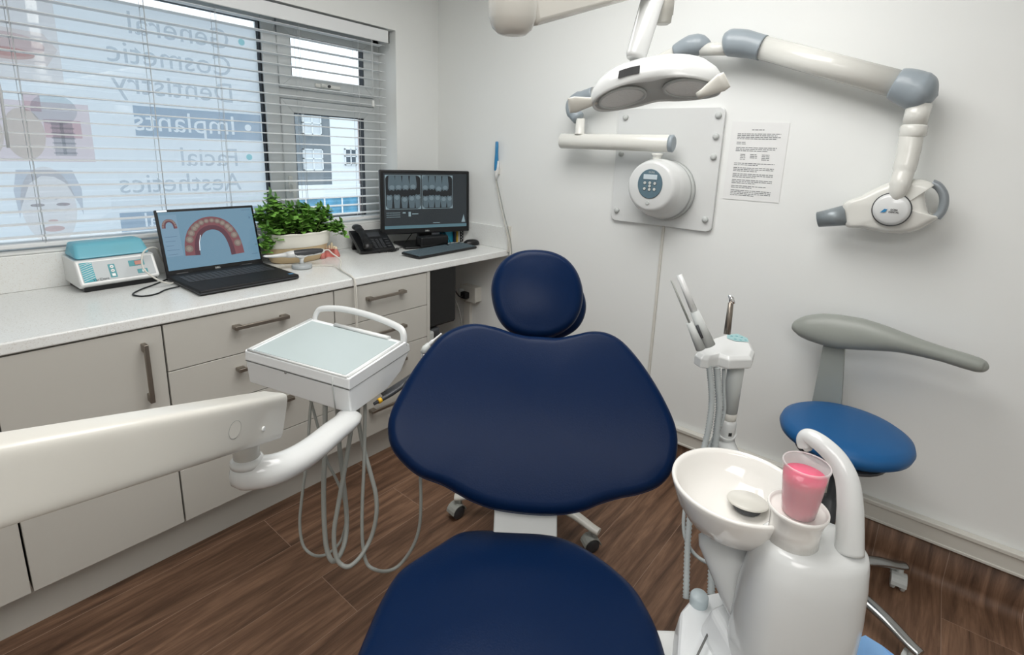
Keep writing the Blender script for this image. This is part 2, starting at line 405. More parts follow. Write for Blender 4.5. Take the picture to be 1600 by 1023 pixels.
# window wall with its opening
WX0, WX1, WZ0, WZ1, WD = -3.2, -0.302, 1.02, 2.028, 0.30
wb = MB(); wb.box((XL, 0, -0.02), (WX0, WD, HC)); wb.box((WX1, 0, -0.02), (0, WD, HC)); wb.box((WX0, 0, -0.02), (WX1, WD, WZ0)); wb.box((WX0, 0, WZ1), (WX1, WD, HC))
struct('wall_back', wb, M['wall'])
struct('trim_1', MB().box((WX0, -0.004, WZ0), (WX1, 0.155, WZ0 + 0.008), 0.002), M['satin'])      # sill board
sk = MB(); sk.box((-0.022, YB, 0.157), (0, -0.60, 0.222), 0.003); sk.box((-0.030, YB, 0.214), (0, -0.60, 0.232), 0.004); sk.box((-0.026, YB, 0.152), (0, -0.60, 0.162), 0.002)
struct('baseboard_right', sk, M['cream'])
# ---- window
win = thing('window_1', (-1.75, 0.18, WZ0), None, None); win['kind'] = 'structure'
fy0, fy1 = 0.150, 0.215
fr = MB()
FZ0, FZ1 = 1.028, 2.02
fr.box((WX0, fy0, FZ0 - .008), (WX1, fy1, FZ0 + 0.012), .003); fr.box((WX0, fy0, FZ1 - 0.055), (WX1, fy1, WZ1), .004)
fr.box((-0.345, fy0, FZ0), (WX1, fy1, FZ1), .004); fr.box((-0.945, fy0 - .006, FZ0), (-0.875, fy1, FZ1), .005); fr.box((WX0, fy0, FZ0), (WX0 + .06, fy1, FZ1), .004)
fr.box((-0.88, fy0 + .001, 1.635), (-0.34, fy1, 1.682), .004)
struct('window_frame', fr, M['pvc'], win)
def sash(x0, x1, z0, z1, wl, wr, wbm, wt, nm):
    b = MB(); y0, y1 = fy0 - 0.016, fy0 + 0.03
    def trap(p): b.prism(p, (0, y0, 0), X0, Z0, Y0, y1 - y0, 0.003)
    a, c, d, e = x0 + wl, x1 - wr, z0 + wbm, z1 - wt
    trap([(x0, z0), (x1, z0), (c, d), (a, d)]); trap([(x0, z1), (a, e), (c, e), (x1, z1)]); trap([(x0, z0), (a, d), (a, e), (x0, z1)]); trap([(x1, z0), (x1, z1), (c, e), (c, d)])
    o = obj(nm, b, M['pvc'], win)
    g = MB(); t = 0.0035
    for lo, hi in (((a, z0 + wbm - t), (c, z0 + wbm + t)), ((a, e - t), (c, e + t)), ((a - t, d), (a + t, e)), ((c - t, d), (c + t, e))): g.box((lo[0], y0 + .004, lo[1]), (hi[0], y1, hi[1]))
    obj('gasket', g, M['gasket'], o)
    obj('window_pane', MB().box((a - .004, y0 + .02, d - .004), (c + .004, y0 + .026, e + .004)), M['glass'], win)
    return o
s1 = sash(-0.877, -0.349, 1.684, 1.985, 0.062, 0.062, 0.052, 0.058, 'vent_sash')
s2 = sash(-0.877, -0.349, 1.026, 1.632, 0.062, 0.070, 0.018, 0.062, 'casement_sash')
# fixed light
g = MB(); ax0, ax1, az0, az1 = WX0 + .06, -0.947, FZ0 + 0.014, 1.962
for lo, hi in (((ax0, az1 - .002), (ax1, az1 + .002)), ((ax1 - .006, az0), (ax1 + .001, az1))): g.box((lo[0], fy0 + .004, lo[1]), (hi[0], fy0 + .03, hi[1]))
obj('gasket', g, M['gasket'], win)
obj('window_pane', MB().box((ax0, fy0 + .026, az0), (ax1, fy0 + .032, az1)), M['glass'], win)
# handles
hb = MB(); hb.box((-0.865, fy0 - .026, 1.185), (-0.845, fy0 - .014, 1.265), .004); hb.box((-0.862, fy0 - .045, 1.222), (-0.848, fy0 - .02, 1.236), .003); hb.box((-0.858, fy0 - .05, 1.155), (-0.84, fy0 - .038, 1.236), .005)
obj('window_handle', hb, M['warmw'], win)
hb = MB(); hb.box((-0.70, fy0 - .026, 1.702), (-0.56, fy0 - .014, 1.722), .004); hb.box((-0.675, fy0 - .04, 1.704), (-0.65, fy0 - .02, 1.722), .003)
obj('window_handle', hb, M['warmw'], win)
obj('handle_lock', MB().cyl((-0.628, fy0 - .034, 1.713), (-0.628, fy0 - .02, 1.713), .007), M['dkgrey'], win)

# ---- printed film on the outside of the fixed pane (seen from behind, so it reads mirrored)
PY = fy0 + 0.040
film = obj('window_poster', MB().box((ax0 + .01, PY, az0 + 0.005), (ax1 - .004, PY + .0015, az1 - 0.028)), M['film'])
tag(film, 'white printed window poster with mirrored lettering behind the blind', 'poster')
inkd = ink('ink_dark_grey', (221, 225, 229)); inkb = ink('ink_slate_band', (222, 229, 236)); inkt = ink('ink_teal', (176, 224, 226)); inkp = ink('ink_pink', (246, 230, 230)); inkr = ink('ink_rose', (240, 220, 222))
inks = ink('ink_skin', (249, 242, 239)); inkc = ink('ink_cream', (240, 238, 226)); inkh = ink('ink_hair', (222, 223, 228)); inkw = ink('ink_pale', (228, 234, 236)); inkm = ink('ink_metal', (220, 225, 227)); inkf = ink('ink_feature', (196, 192, 194)); inkl = ink('ink_lip', (240, 214, 210))
lay = [0]
def flat(nm, pts, mt, layer=None):
    lay[0] += 1; y = PY - 0.0008 - (0.00025 * (lay[0] if layer is None else layer))
    b = MB(); b.poly([V((p[0], y, p[1])) for p in pts]); return obj(nm, b, mt, film)
def pxz(x, y): p = SY(x, y, PY); return (p.x, p.z)
def rect(x0, z0, x1, z1): return [(x0, z0), (x1, z0), (x1, z1), (x0, z1)]
def ell(cx, cz, rx, rz, n=28, a0=0, a1=2 * PI): return [(cx + rx * math.cos(a0 + (a1 - a0) * i / n), cz + rz * math.sin(a0 + (a1 - a0) * i / n)) for i in range(n + (0 if a1 - a0 > 6.2 else 1))]
def mtext(body, xr, zc, size, mt, layer=30):
    o = text_obj('lettering', body, size, mt, (xr, PY - 0.0008 - .00025 * layer, zc), -X0, Z0, film, align='LEFT'); return o
TX = -1.068
mtext('General', TX, 1.855, 0.118, inkd); mtext('Cosmetic', TX, 1.742, 0.118, inkd); mtext('Dentistry', TX, 1.628, 0.118, inkd)
mtext('Facial', TX, 1.345, 0.112, inkd); mtext('Aesthetics', TX, 1.235, 0.112, inkd)
# slate bands with knocked-out (paler) words: the band is cut into pieces around lighter letters by laying the words in a brightening pale film
def band(x0, z0, x1, z1, words):
    b = MB().box((x0, PY - .0022, z0), (x1, PY - .0018, z1)); o = obj('poster_band', b, inkb, film); cuts = []
    for body, xr, zc, size in words:
        if body == 'o': c = obj('cut', MB().cyl((xr, PY - .01, zc), (xr, PY + .005, zc), size, seg=24), inkb, film)
        else: c = text_obj('cut', body, size, inkb, (xr, PY - .002, zc), -X0, Z0, film, ext=.004, align='LEFT')
        cuts.append(c); md = o.modifiers.new('b', 'BOOLEAN'); md.operation = 'DIFFERENCE'; md.solver = 'EXACT'; md.use_self = True; md.object = c
    dg = bpy.context.evaluated_depsgraph_get(); me = bpy.data.meshes.new_from_object(o.evaluated_get(dg)); o.modifiers.clear(); o.data = me
    for c in cuts: bpy.data.objects.remove(c)
band(-1.458, 1.43, -0.955, 1.548, [('Implants', -1.068, 1.487, .118), ('o', -1.015, 1.487, .015)])
band(-1.547, 1.042, -0.955, 1.12, [('Dental', -1.238, 1.083, .085)])
flat('bullet_dot', ell(-1.015, 1.862, .014, .014), inkt); flat('bullet_dot', ell(-1.019, 1.352, .014, .014), inkt)
# smile picture
flat('poster_picture', rect(-2.35, 1.60, -1.66, 1.93), inks, 4)
flat('poster_picture', [(-1.86, 1.66), (-1.70, 1.66), (-1.665, 1.72), (-1.70, 1.77), (-1.84, 1.775)], inks, 5)
flat('poster_picture', ell(-1.80, 1.72, .10, .04), inkp, 6)
flat('poster_picture', ell(-1.80, 1.69, .07, .02), inkl, 7)
# implant picture
flat('poster_picture', rect(-2.35, 1.323, -1.60, 1.535), inkp, 4)
flat('poster_picture', rect(-1.78, 1.50, -1.735, 1.565), inkr, 5)
flat('poster_tooth', ell(-1.70, 1.51, .065, .055), inkw, 6)
flat('poster_tooth', ell(-1.79, 1.42, .055, .09), inkc, 7); flat('poster_tooth', ell(-1.90, 1.42, .055, .09), inkc, 8)
flat('poster_picture', rect(-1.735, 1.41, -1.63, 1.475), inkr, 9)
flat('poster_implant', rect(-1.715, 1.345, -1.655, 1.465), inkm, 10)
for i in range(6): flat('poster_implant', rect(-1.719, 1.352 + i * .018, -1.651, 1.358 + i * .018), inkm, 11)
flat('poster_implant', rect(-1.692, 1.35, -1.682, 1.465), inkm, 12)
# face picture
flat('poster_face', ell(-1.755, 1.16, .078, .145), inks, 4)
flat('poster_hair', [(-1.84, 1.12), (-1.832, 1.16), (-1.80, 1.245), (-1.765, 1.272), (-1.73, 1.268), (-1.70, 1.245), (-1.668, 1.16), (-1.66, 1.12), (-1.655, 1.22), (-1.675, 1.292), (-1.83, 1.294), (-1.845, 1.22)], inkh, 6)
for sgn in (-1, 1):
    cx = -1.752 + sgn * .036
    flat('poster_brow', [(cx - .026, 1.180), (cx - sgn * .004, 1.196), (cx + .026, 1.182), (cx - sgn * .004, 1.190)], inkh, 7)
    flat('poster_eye', ell(cx, 1.165, .020, .006), inkf, 8)
flat('poster_lips', ell(-1.752, 1.075, .03, .011), inkl, 7)
flat('poster_nose', ell(-1.752, 1.105, .014, .005), inkl, 9)

# ---- venetian blind
bl = thing('venetian_blind', (-1.7, 0.05, WZ1), 'white venetian blind with open slats hanging across the window', 'blind')
bx0, bx1 = -3.17, -0.345
hr = MB(); hr.box((bx0, 0.02, 1.972), (bx1, 0.078, 2.012), .002); obj('head_rail', hr, M['slat'], bl)
va = MB(); va.box((bx0, 0.002, 1.958), (bx1 + .006, 0.014, 2.018), .002); va.box((bx1 - .004, 0.002, 1.958), (bx1 + .006, 0.075, 2.018), .002); obj('valance', va, M['slat'], bl)
slt = MB(); z = 1.946
zs = [1.815 + 0.0437 * 3 - 0.0437 * k for k in range(21)]
for z in zs:
    ring = []
    for i in range(7):
        t = i / 6 - .5; ring.append((0.05 + t * .05, z + 0.0035 * (1 - 4 * t * t)))
    prof2 = ring + [(y, zz - 0.0016) for y, zz in reversed(ring)]
    slt.loft([[V((x, p[0], p[1])) for p in prof2] for x in (bx0 + .01, bx1 - .008)], True, True, smooth=False)
obj('slats', slt, M['slat'], bl)
obj('bottom_rail', MB().box((bx0 + .01, 0.025, 1.036), (bx1 - .008, 0.075, 1.052), .004), M['slat'], bl)
for x in (-2.85, -2.35, SY(20, 70, .026).x, -1.43, SY(352, 200, .026).x, SY(470, 100, .026).x, SY(560, 100, .026).x):
    cm = MB()
    for yy in (0.0245, 0.0755): cm.tube([(x, yy, 1.97), (x, yy, 1.05)], 0.0009, 5)
    cm.tube([(x + .006, .05, 1.97), (x + .006, .05, 1.05)], 0.0009, 5)
    for z in zs: cm.box((x - .0008, .0245, z - .0022), (x + .0008, .0755, z - .0014))
    obj('ladder_cord', cm, M['cord'], bl)
p = SY(1, 145, .006); q = SY(13, 231, .004)
obj('tilt_wand', MB().tube([(p.x - .02, .006, 1.95), (p.x, .004, p.z), (q.x, .003, q.z)], .0042, 8), M['cord'], bl)
cx = SY(579, 100, .02).x
cm = MB().tube([(cx, .008, 1.96), (cx, .008, 1.66)], .0011, 6); cm.tube([(cx + .006, .008, 1.96), (cx + .003, .008, 1.66)], .0011, 6); obj('pull_cord', cm, M['cord'], bl)
obj('cord_tassel', MB().lathe((cx + .002, .008, 1.628), [(.002, .034), (.006, .03), (.008, .004), (.006, 0)], 12, cap0=True, cap1=True), M['satin'], bl)

# ---- building across the street
BY = 26.0
bd = thing('street_building', SY(520, 300, BY), 'grey and white rendered building with white framed windows across the street', 'building')
def bpt(x, y): p = SY(x, y, BY); return p.x, p.z
gx0, gx1 = bpt(405, 250)[0], bpt(517, 250)[0]; wx1 = bpt(560, 250)[0]; bx_1 = bpt(572, 250)[0]
zt = bpt(500, 132)[1]; zband = bpt(520, 288)[1]; zb2 = bpt(520, 309)[1]; zg = bpt(520, 345)[1] - 4
obj('grey_wall', MB().box((gx0 - 3, BY, zband), (gx1, BY + 4, zt)), M['bgrey'], bd)
obj('white_wall', MB().box((gx1, BY - .05, zband), (wx1, BY + 4, zt)), M['bwhite'], bd)
obj('brick_pier', MB().box((wx1, BY - .12, zg), (bx_1, BY + 4, zt)), M['brick'], bd)
obj('fascia_band', MB().box((gx0 - 3, BY - .1, zb2), (wx1, BY + 4, zband)), M['bwhite'], bd)
obj('shop_front', MB().box((gx0 - 3, BY, zg), (wx1, BY + 3.9, zb2)), M['shopb'], bd)
sf = MB()
for i in range(7): x = lerp(gx0 - 1, wx1 - .1, i / 6); sf.box((x - .04, BY - .06, zg), (x + .04, BY, zb2))
sf.box((gx0 - 3, BY - .06, zb2 - .5), (wx1, BY, zb2 - .42)); obj('shop_mullion', sf, M['bwhite'], bd)
for (a, b, c, d, cu) in ((470, 176, 501, 211, 'bcurt'), (472, 232, 504, 266, 'bcurt'), (537, 232, 556, 258, 'bglass'), (425, 176, 450, 211, 'bcurt')):
    x0, z1 = bpt(a, b); x1, z0 = bpt(c, d)
    f = MB(); t = .06; y0, y1 = BY - .14, BY - .02
    xm = (x0 + x1) / 2; zm = z0 + (z1 - z0) * .55
    for lo, hi in (((x0, z0), (x0 + t, z1)), ((x1 - t, z0), (x1, z1)), ((x0, z0), (x1, z0 + t)), ((x0, z1 - t), (x1, z1)), ((xm - t / 2, z0), (xm + t / 2, z1)), ((x0, zm - t / 2), (x1, zm + t / 2))):
        f.box((lo[0], y0, lo[1]), (hi[0], y1, hi[1]))
    fo = obj('window', f, M['bwhite'], bd); obj('pane', MB().box((x0 + .01, BY - .08, z0 + .01), (x1 - .01, BY - .05, z1 - .01)), M[cu], fo)
obj('parapet', MB().box((gx0 - 3, BY - .15, zt), (bx_1, BY + 4, zt + .25)), M['bwhite'], bd)
st = obj('street', MB().box((-14, 0.32, zg - .1), (14, 16, zg)), M['asph']); st['kind'] = 'structure'

# ================================================================== WORKTOP AND CABINETS
F = -0.58
wt = MB(); wt.box((XL, -0.586, 0.862), (0, 0, 0.896), 0.005, 3); tag(obj('worktop', wt, M['work']), 'long speckled white worktop running under the window to the corner', 'worktop')
tag(obj('worktop_upstand', MB().box((XL, -0.014, 0.8962), (0, -0.0005, 1.019), 0.002), M['upst']), 'long off-white upstand along the back of the worktop under the window', 'upstand')
tag(obj('worktop_upstand', MB().box((-0.014, -0.586, 0.8962), (-0.0005, -0.0145, 1.019), 0.002), M['upst']), 'short off-white upstand at the right wall end of the worktop', 'upstand')
obj_end = MB().box((-0.02, -0.598, 0.885), (0, -0.586, 1.03), 0.003)
tag(obj('upstand_end_strip', obj_end, M['pipe']), 'off-white edging strip closing the end of the upstand on the right wall', 'edging')

def handle(a, b, parent, vertical=False):
    """flat bar handle with two square feet"""
    a, b = V(a), V(b); d = (b - a).normalized(); w_ = 0.0065; L_ = (b - a).length; o = a
    n_ = V((0, -1, 0)); s_ = d.cross(n_)
    mx = Matrix((( d.x, s_.x, n_.x, o.x), (d.y, s_.y, n_.y, o.y), (d.z, s_.z, n_.z, o.z), (0, 0, 0, 1)))
    h = MB(); h.box((0, -w_, .022), (L_, w_, .031), .0015, 2, mx); h.box((0, -w_, 0), (.026, w_, .029), .002, 2, mx); h.box((L_ - .026, -w_, 0), (L_, w_, .029), .002, 2, mx)
    return obj('handle', h, M['steel'], parent)
def front(nm, x0, x1, z0, z1, parent): return obj(nm, MB().box((x0 + .0015, F, z0 + .0015), (x1 - .0015, F + .018, z1 - .0015), .0012), M['cab'], parent)
def carcass(x0, x1, parent, z0=.15):
    b = MB(); b.box((x0 + .001, F + .0195, z0), (x1 - .001, -0.016, .8605)); return obj('carcass', b, M['gap'], parent)
def unit(x0, x1, label):
    return thing('base_cabinet', ((x0 + x1) / 2, -0.3, 0.15), label, 'cabinet')
lowdiv = .43
# far left units
u = unit(-3.25, -2.645, 'white two-door base cabinet furthest left under the worktop, nearest the camera'); carcass(-3.25, -2.645, u); front('door', -3.25, -2.645, .152, .858, u)
u = unit(-2.644, -2.044, 'white base cabinet left of the single-door cabinet, cut by the left photo edge'); carcass(-2.644, -2.044, u)
front('door', -2.644, -2.044, .152, .858, u)
u = unit(-2.042, -1.66, 'white single-door base cabinet with tall vertical bar handle'); carcass(-2.042, -1.66, u)
d_ = front('door', -2.042, -1.66, .152, .858, u); handle((-1.713, F, .625), (-1.713, F, .815), d_)
u = unit(-1.658, -1.072, 'wide white drawer cabinet under the laptop'); carcass(-1.658, -1.072, u)
for z0, z1, hz in ((.7, .858, .803), (.54, .70, .648), (.347, .54, .478), (.152, .347, None)):
    d_ = front('drawer', -1.658, -1.072, z0, z1, u)
    if hz: handle((-1.458, F, hz), (-1.268, F, hz), d_)
u = unit(-1.070, -0.588, 'narrower white drawer cabinet beside the open desk space'); carcass(-1.070, -0.588, u)
for z0, z1, hz in ((.7, .858, .798), (.54, .70, .636), (.347, .54, .478), (.152, .347, .28)):
    d_ = front('drawer', -1.070, -0.588, z0, z1, u)
    handle((-0.926, F, hz), (-0.729, F, hz), d_)
tag(obj('end_panel', MB().box((-0.587, F, 0.0), (-0.569, -0.016, .861), .001), M['cab']), 'white upright end panel between the drawers and the open desk space', 'panel')
tag(obj('plinth', MB().box((-3.25, -0.512, 0.0), (-0.588, -0.497, .149)), M['cab']), 'long off-white plinth running under the base cabinets', 'plinth')

# ================================================================== ON THE WORKTOP
ZT = 0.8962
def frame_mx(o, yaw, tilt=0.0):
    """x = right, y = into the room's depth, z = up, turned by yaw"""
    return Matrix.Translation(V(o)) @ Matrix.Rotation(yaw, 4, 'Z') @ Matrix.Rotation(tilt, 4, 'X')
# ---- capsule mixer with teal lid
dv = thing('capsule_mixer', (-1.652, -0.085, ZT), 'white and silver dental mixer with a translucent teal lid beside the laptop', 'mixer')
o = frame_mx((-1.652, -0.10, ZT), math.radians(4))
def ex(mx, pts2, x0, x1):   # extrude a y-z profile along x
    return [[mx @ V((x, p[0], p[1])) for p in pts2] for x in (x0, x1)]
b = MB(); b.loft(ex(o, [(-0.068, .026), (-0.026, .106), (0.10, .112), (0.10, .02), (-.05, .012)], -0.118, 0.118), True, True, smooth=False)
bmesh.ops.remove_doubles(b.b, verts=b.b.verts[:], dist=1e-5)
bmesh.ops.recalc_face_normals(b.b, faces=b.b.faces[:])
bo = obj('housing', b, M['white'], dv)
mod = bo.modifiers.new('bevel', 'BEVEL'); mod.width = .005; mod.segments = 3
b = MB(); b.box((-0.108, -0.058, 0.0), (0.112, 0.095, 0.024), .004, 2, o); obj('base', b, M['black'], dv)
# front panel frame: origin at lower front edge
pa = o @ V((-0.118, -0.0685, .026)); pu = (o.to_3x3() @ X0).normalized(); pv = (o.to_3x3() @ V((0, .042, .080))).normalized(); pn = pu.cross(pv)
def onp_(x, y, h=0.0): return pa + pu * x + pv * y + pn * h
def pbox(x0, y0, x1, y1, h0, h1, bev=0.001):
    mx = Matrix(((pu.x, pv.x, pn.x, pa.x), (pu.y, pv.y, pn.y, pa.y), (pu.z, pv.z, pn.z, pa.z), (0, 0, 0, 1)))
    return MB().box((x0, y0, h0), (x1, y1, h1), bev, 1, mx)
pan = obj('front_panel', pbox(.010, .010, .226, .082, -.001, .0008, .0004), M['panel'], dv)
obj('printed_stripe', pbox(.012, .0105, .046, .0815, 0, .0012, .0003), M['tealp'], pan)
sb = MB()
for i in range(9):
    y = .014 + i * .0075; sb.faces([onp_(.013, y, .0014), onp_(.013, y + .0012, .0014), onp_(.045, y + .012 if y < .068 else .081, .0014), onp_(.045, (y + .0105) if y < .068 else .0798, .0014)], [(0, 1, 2, 3)])
obj('stripe_lines', sb, M['white'], pan)
obj('button_strip', pbox(.088, .016, .108, .066, 0, .0016), M['tealc'], pan)
for i, y in enumerate((.056, .041)): obj('button', MB().lathe(onp_(.098, y, .001), [(.0058, 0), (.0058, .002), (.0048, .0028)], 20, pn, cap1=True), M['white'], pan); obj('button_mark', MB().lathe(onp_(.098, y, .0041), [(.0022, 0)], 12, pn, cap1=True, cap0=False), M['inkgrey'], pan)
obj('button', pbox(.0925, .020, .1035, .031, 0, .003), M['white'], pan)
obj('display_surround', pbox(.150, .048, .198, .070, 0, .0018), M['tealc'], pan); obj('display', pbox(.168, .051, .193, .067, 0, .0028), M['redled'], pan)
obj('button_strip', pbox(.170, .018, .202, .034, 0, .0018), M['tealc'], pan); obj('button', pbox(.184, .021, .196, .031, 0, .003), M['white'], pan)
text_obj('lettering', 'VariDent', .0125, M['blackm'], onp_(.036, .0155, .0016), pu, pv, pan, align='LEFT')
# lid: sloped translucent dome over the rear
b = MB(); b.loft(ex(o, [(-0.024, .1085), (0.012, .156), (0.030, .160), (0.094, .158), (0.098, .113)], -0.110, 0.110), True, True, smooth=False)
bmesh.ops.remove_doubles(b.b, verts=b.b.verts[:], dist=1e-5); bmesh.ops.recalc_face_normals(b.b, faces=b.b.faces[:])
for v in b.b.verts:
    if (o.inverted() @ v.co).z > .15: 
        q = o.inverted() @ v.co; q.x *= 0.90; v.co = o @ q
lo = obj('lid', b, M['teallid'], dv); mod = lo.modifiers.new('bevel', 'BEVEL'); mod.width = .009; mod.segments = 4
b = MB(); b.box((.02, .02, .1125), (.06, .06, .135), .004, 2, o); b.cyl(o @ V((.03, .04, .125)), o @ V((.075, .04, .14)), .005); obj('mixing_arm', b, M['dkgrey'], dv)

# ---- laptop
lt = thing('laptop', (-1.325, -0.29, ZT), 'open black laptop showing a dental arch scan on its screen', 'laptop')
def quadmx(o, u, v): u = V(u).normalized(); v = V(v).normalized(); n = u.cross(v); return Matrix(((u.x, v.x, n.x, o[0]), (u.y, v.y, n.y, o[1]), (u.z, v.z, n.z, o[2]), (0, 0, 0, 1)))
lmx = quadmx((-1.507, -0.468, ZT + .003), (1, .03, 0), (-0.01, 1, 0))
base = obj('laptop_base', MB().box((0, 0, 0), (.362, .316, .017), .004, 3, lmx), M['blackm'], lt)
obj('edge_trim', MB().box((-.0008, -.0008, .004), (.3628, .3, .0085), .002, 2, lmx), M['dkgrey'], lt)
kb = MB()
for r in range(6):
    n = 17; kw = .0187
    for c in range(n):
        if r == 0 and 4 <= c <= 8:
            if c > 4: continue
            kb.box((.022 + 4 * kw, .145, .0165), (.022 + 9 * kw - .002, .1605, .0185), .0007, 1, lmx); continue
        x = .022 + c * kw; y = .145 + r * .0185
        kb.box((x, y, .0165), (x + kw - .0024, y + .016, .0185), .0007, 1, lmx)
obj('keys', kb, M['keyd'], base)
obj('touchpad', MB().box((.10, .015, .0169), (.23, .125, .0174), .0002, 1, lmx), M['blackm'], base)
obj('processor_sticker', MB().box((.335, .022, .017), (.353, .038, .0176), 0, 1, lmx), M['bluew'], base)
til = math.radians(14); sv = V((0.0, math.sin(til), math.cos(til)))
so = V((-1.509, -0.155, ZT + .012)); smx = quadmx(so, (1, .02, 0), sv)
scr = obj('display_lid', MB().box((0, 0, -.004), (.366, .256, .004), .003, 2, smx), M['black'], lt)
for x in (.03, .275): obj('hinge', MB().box((x, -.006, -.006), (x + .045, .010, .0065), .003, 2, smx), M['dkgrey'], lt)
def smap(mx, pts, h): return [mx @ V((p[0], p[1], h)) for p in pts]
def decal(nm, mx, pts, h, mt, parent): b = MB(); b.poly(smap(mx, pts, h)); return obj(nm, b, mt, parent)
E_bg = emis('screen_blue_grey', (112, 148, 170), 0.62); E_pan = emis('screen_panel', (124, 156, 178), 0.62); E_gum = emis('screen_gum', (134, 84, 90), 0.55); E_gum2 = emis('screen_gum_dark', (104, 66, 78), 0.5)
E_tooth = emis('screen_tooth', (142, 130, 122), 0.5); E_tooth2 = emis('screen_tooth_light', (160, 148, 138), 0.55); E_txt = emis('screen_text', (78, 104, 128), 0.8); E_w = emis('screen_white', (225, 235, 240), 0.9)
scn = decal('screen', smx, rect(.010, .022, .357, .246), .0043, E_bg, scr)
decal('side_panel', smx, rect(.012, .075, .070, .235), .0045, E_pan, scn)
def arch(cx, cy, s, h, parent, thick=1.0):
    # horseshoe of gum, then teeth along it
    def mid(t):  # t 0..1 along the arch, left leg bottom -> top -> right leg bottom
        q = (t - .5) * 2; a = PI / 2 - q * PI / 2 * 1.0; x = math.cos(a); y = max(0.0, math.sin(a))
        return V((cx + s * 0.068 * x * (1 + .10 * q * q * q * q), cy + s * (0.112 * y ** 0.62 - .045) - s * .006 * q * q * q, 0))
    N = 40; P = [mid(i / N) for i in range(N + 1)]
    def off(w0, w1, mt, hh, a=0, b=N):
        L_, R_ = [], []
        for i in range(a, b + 1):
            d = (P[min(i + 1, N)] - P[max(i - 1, 0)]).normalized(); n_ = V((-d.y, d.x, 0)); L_.append(P[i] + n_ * w0 * s); R_.append(P[i] + n_ * w1 * s)
        bb = MB(); 
        for i in range(len(L_) - 1): bb.faces([mx_ @ V((q.x, q.y, hh)) for q in (L_[i], L_[i + 1], R_[i + 1], R_[i])], [(0, 1, 2, 3)])
        return obj('scan_gum', bb, mt, parent)
    mx_ = smx
    off(.017, -.026, E_gum, h); off(-.012, -.027, E_gum2, h + .0001)
    bt = MB(); bt2 = MB()
    for k in range(14):
        t = (k + .5) / 14; i = int(t * N); p = P[i]; d = (P[min(i + 1, N)] - P[max(i - 1, 0)]).normalized(); n_ = V((-d.y, d.x, 0))
        big = abs(t - .5) * 2; ra, rb = s * (.0075 + .0045 * big), s * (.007 + .0055 * big)
        c = p + n_ * .004 * s
        bt.poly([mx_ @ (V((c.x, c.y, h + .0002)) + (d * math.cos(q) * ra + n_ * math.sin(q) * rb)) for q in [2 * PI * j / 16 for j in range(16)]])
        bt2.poly([mx_ @ (V((c.x, c.y, h + .0003)) + (d * math.cos(q) * ra * .6 + n_ * math.sin(q) * rb * .55)) for q in [2 * PI * j / 12 for j in range(12)]])
    obj('scan_teeth', bt, E_tooth, parent); obj('scan_teeth', bt2, E_tooth2, parent)
arch(.186, .118, 1.2, .0047, scn); arch(.041, .196, .28, .0047, scn)
decal('scan_marker', smx, [(.128, .087), (.132, .12), (.141, .148), (.143, .148), (.134, .12), (.1305, .087)], .0055, E_w, scn)
tb = MB()
for i in range(5): tb.poly(smap(smx, rect(.018, .150 - i * .017, .060 - (i % 3) * .008, .1515 - i * .017), .0046))
tb.poly(smap(smx, rect(.315, .236, .350, .238), .0046)); tb.poly(smap(smx, rect(.325, .048, .350, .050), .0046)); tb.poly(smap(smx, rect(.340, .200, .344, .208), .0046))
obj('menu_text', tb, E_txt, scn)
decal('bright_tab', smx, rect(.008, .2475, .042, .2545), .0044, E_w, scr)
text_obj('lettering', 'DELL', .009, M['lgrey'], smx @ V((.183, .0105, .0043)), smx.to_3x3() @ X0, smx.to_3x3() @ Y0, scr, bold=.0003)

def cable(name, pts, r, mt, label, cat='cable', group=None, n=8, seg=8):
    o_ = obj(name, MB().tube(cr_(pts, n), r, seg), mt); tag(o_, label, cat, group); return o_
cable('power_cable', [(-1.515, -.30, ZT + .006), (-1.56, -.31, ZT + .004), (-1.60, -.345, ZT + .003), (-1.64, -.345, ZT + .003), (-1.655, -.30, ZT + .003), (-1.62, -.25, ZT + .003), (-1.56, -.20, ZT + .003), (-1.50, -.14, ZT + .003), (-1.46, -.08, ZT + .003), (-1.38, -.03, ZT + .004)], .0028, M['black'], 'black cable looped on the worktop in front of the mixer')
cable('data_cable', [(-1.515, -.24, ZT + .008), (-1.535, -.25, ZT + .012), (-1.57, -.255, ZT + .035), (-1.60, -.24, ZT + .075), (-1.59, -.21, ZT + .12), (-1.56, -.18, ZT + .135), (-1.52, -.12, ZT + .12), (-1.49, -.05, ZT + .07), (-1.46, -.03, ZT + .006)], .003, M['pipe'], 'pale grey cable arching up between the mixer and the laptop')

# ---- planter with leafy plant
PC = V((-0.972, -0.118, ZT))
pp_ = thing('potted_plant', PC, 'bushy green leafy plant in an oval cream pot on the worktop', 'plant')
def oval(prof, c, sx_, sy_, seg=48, wav=0.0):
    return [[V((c.x + math.cos(2 * PI * k / seg) * r * sx_, c.y + math.sin(2 * PI * k / seg) * r * sy_, c.z + h + (wav * math.sin(k * 2 * PI / seg * 12) if wav and i_ in (5, 6, 7, 8) else 0))) for k in range(seg)] for i_, (r, h) in enumerate(prof)]
b = MB(); b.loft(oval([(.080, 0.0), (.088, .004), (.098, .030), (.106, .060), (.112, .075)], PC, 1.35, .78), True, False); obj('pot_body', b, M['potb'], pp_)
b = MB(); b.loft(oval([(.1125, .073), (.116, .078), (.119, .100), (.121, .122), (.125, .130), (.128, .134), (.126, .138), (.120, .136), (.113, .126), (.108, .095)], PC, 1.35, .78, wav=.0018), False, False); obj('pot_rim', b, M['pot'], pp_)
b = MB(); b.loft(oval([(.109, .118), (.06, .124), (.02, .126)], PC, 1.35, .78), False, True); obj('soil', b, M['soil'], pp_)
rng = random.Random(11)
lf = MB(); st_ = MB()
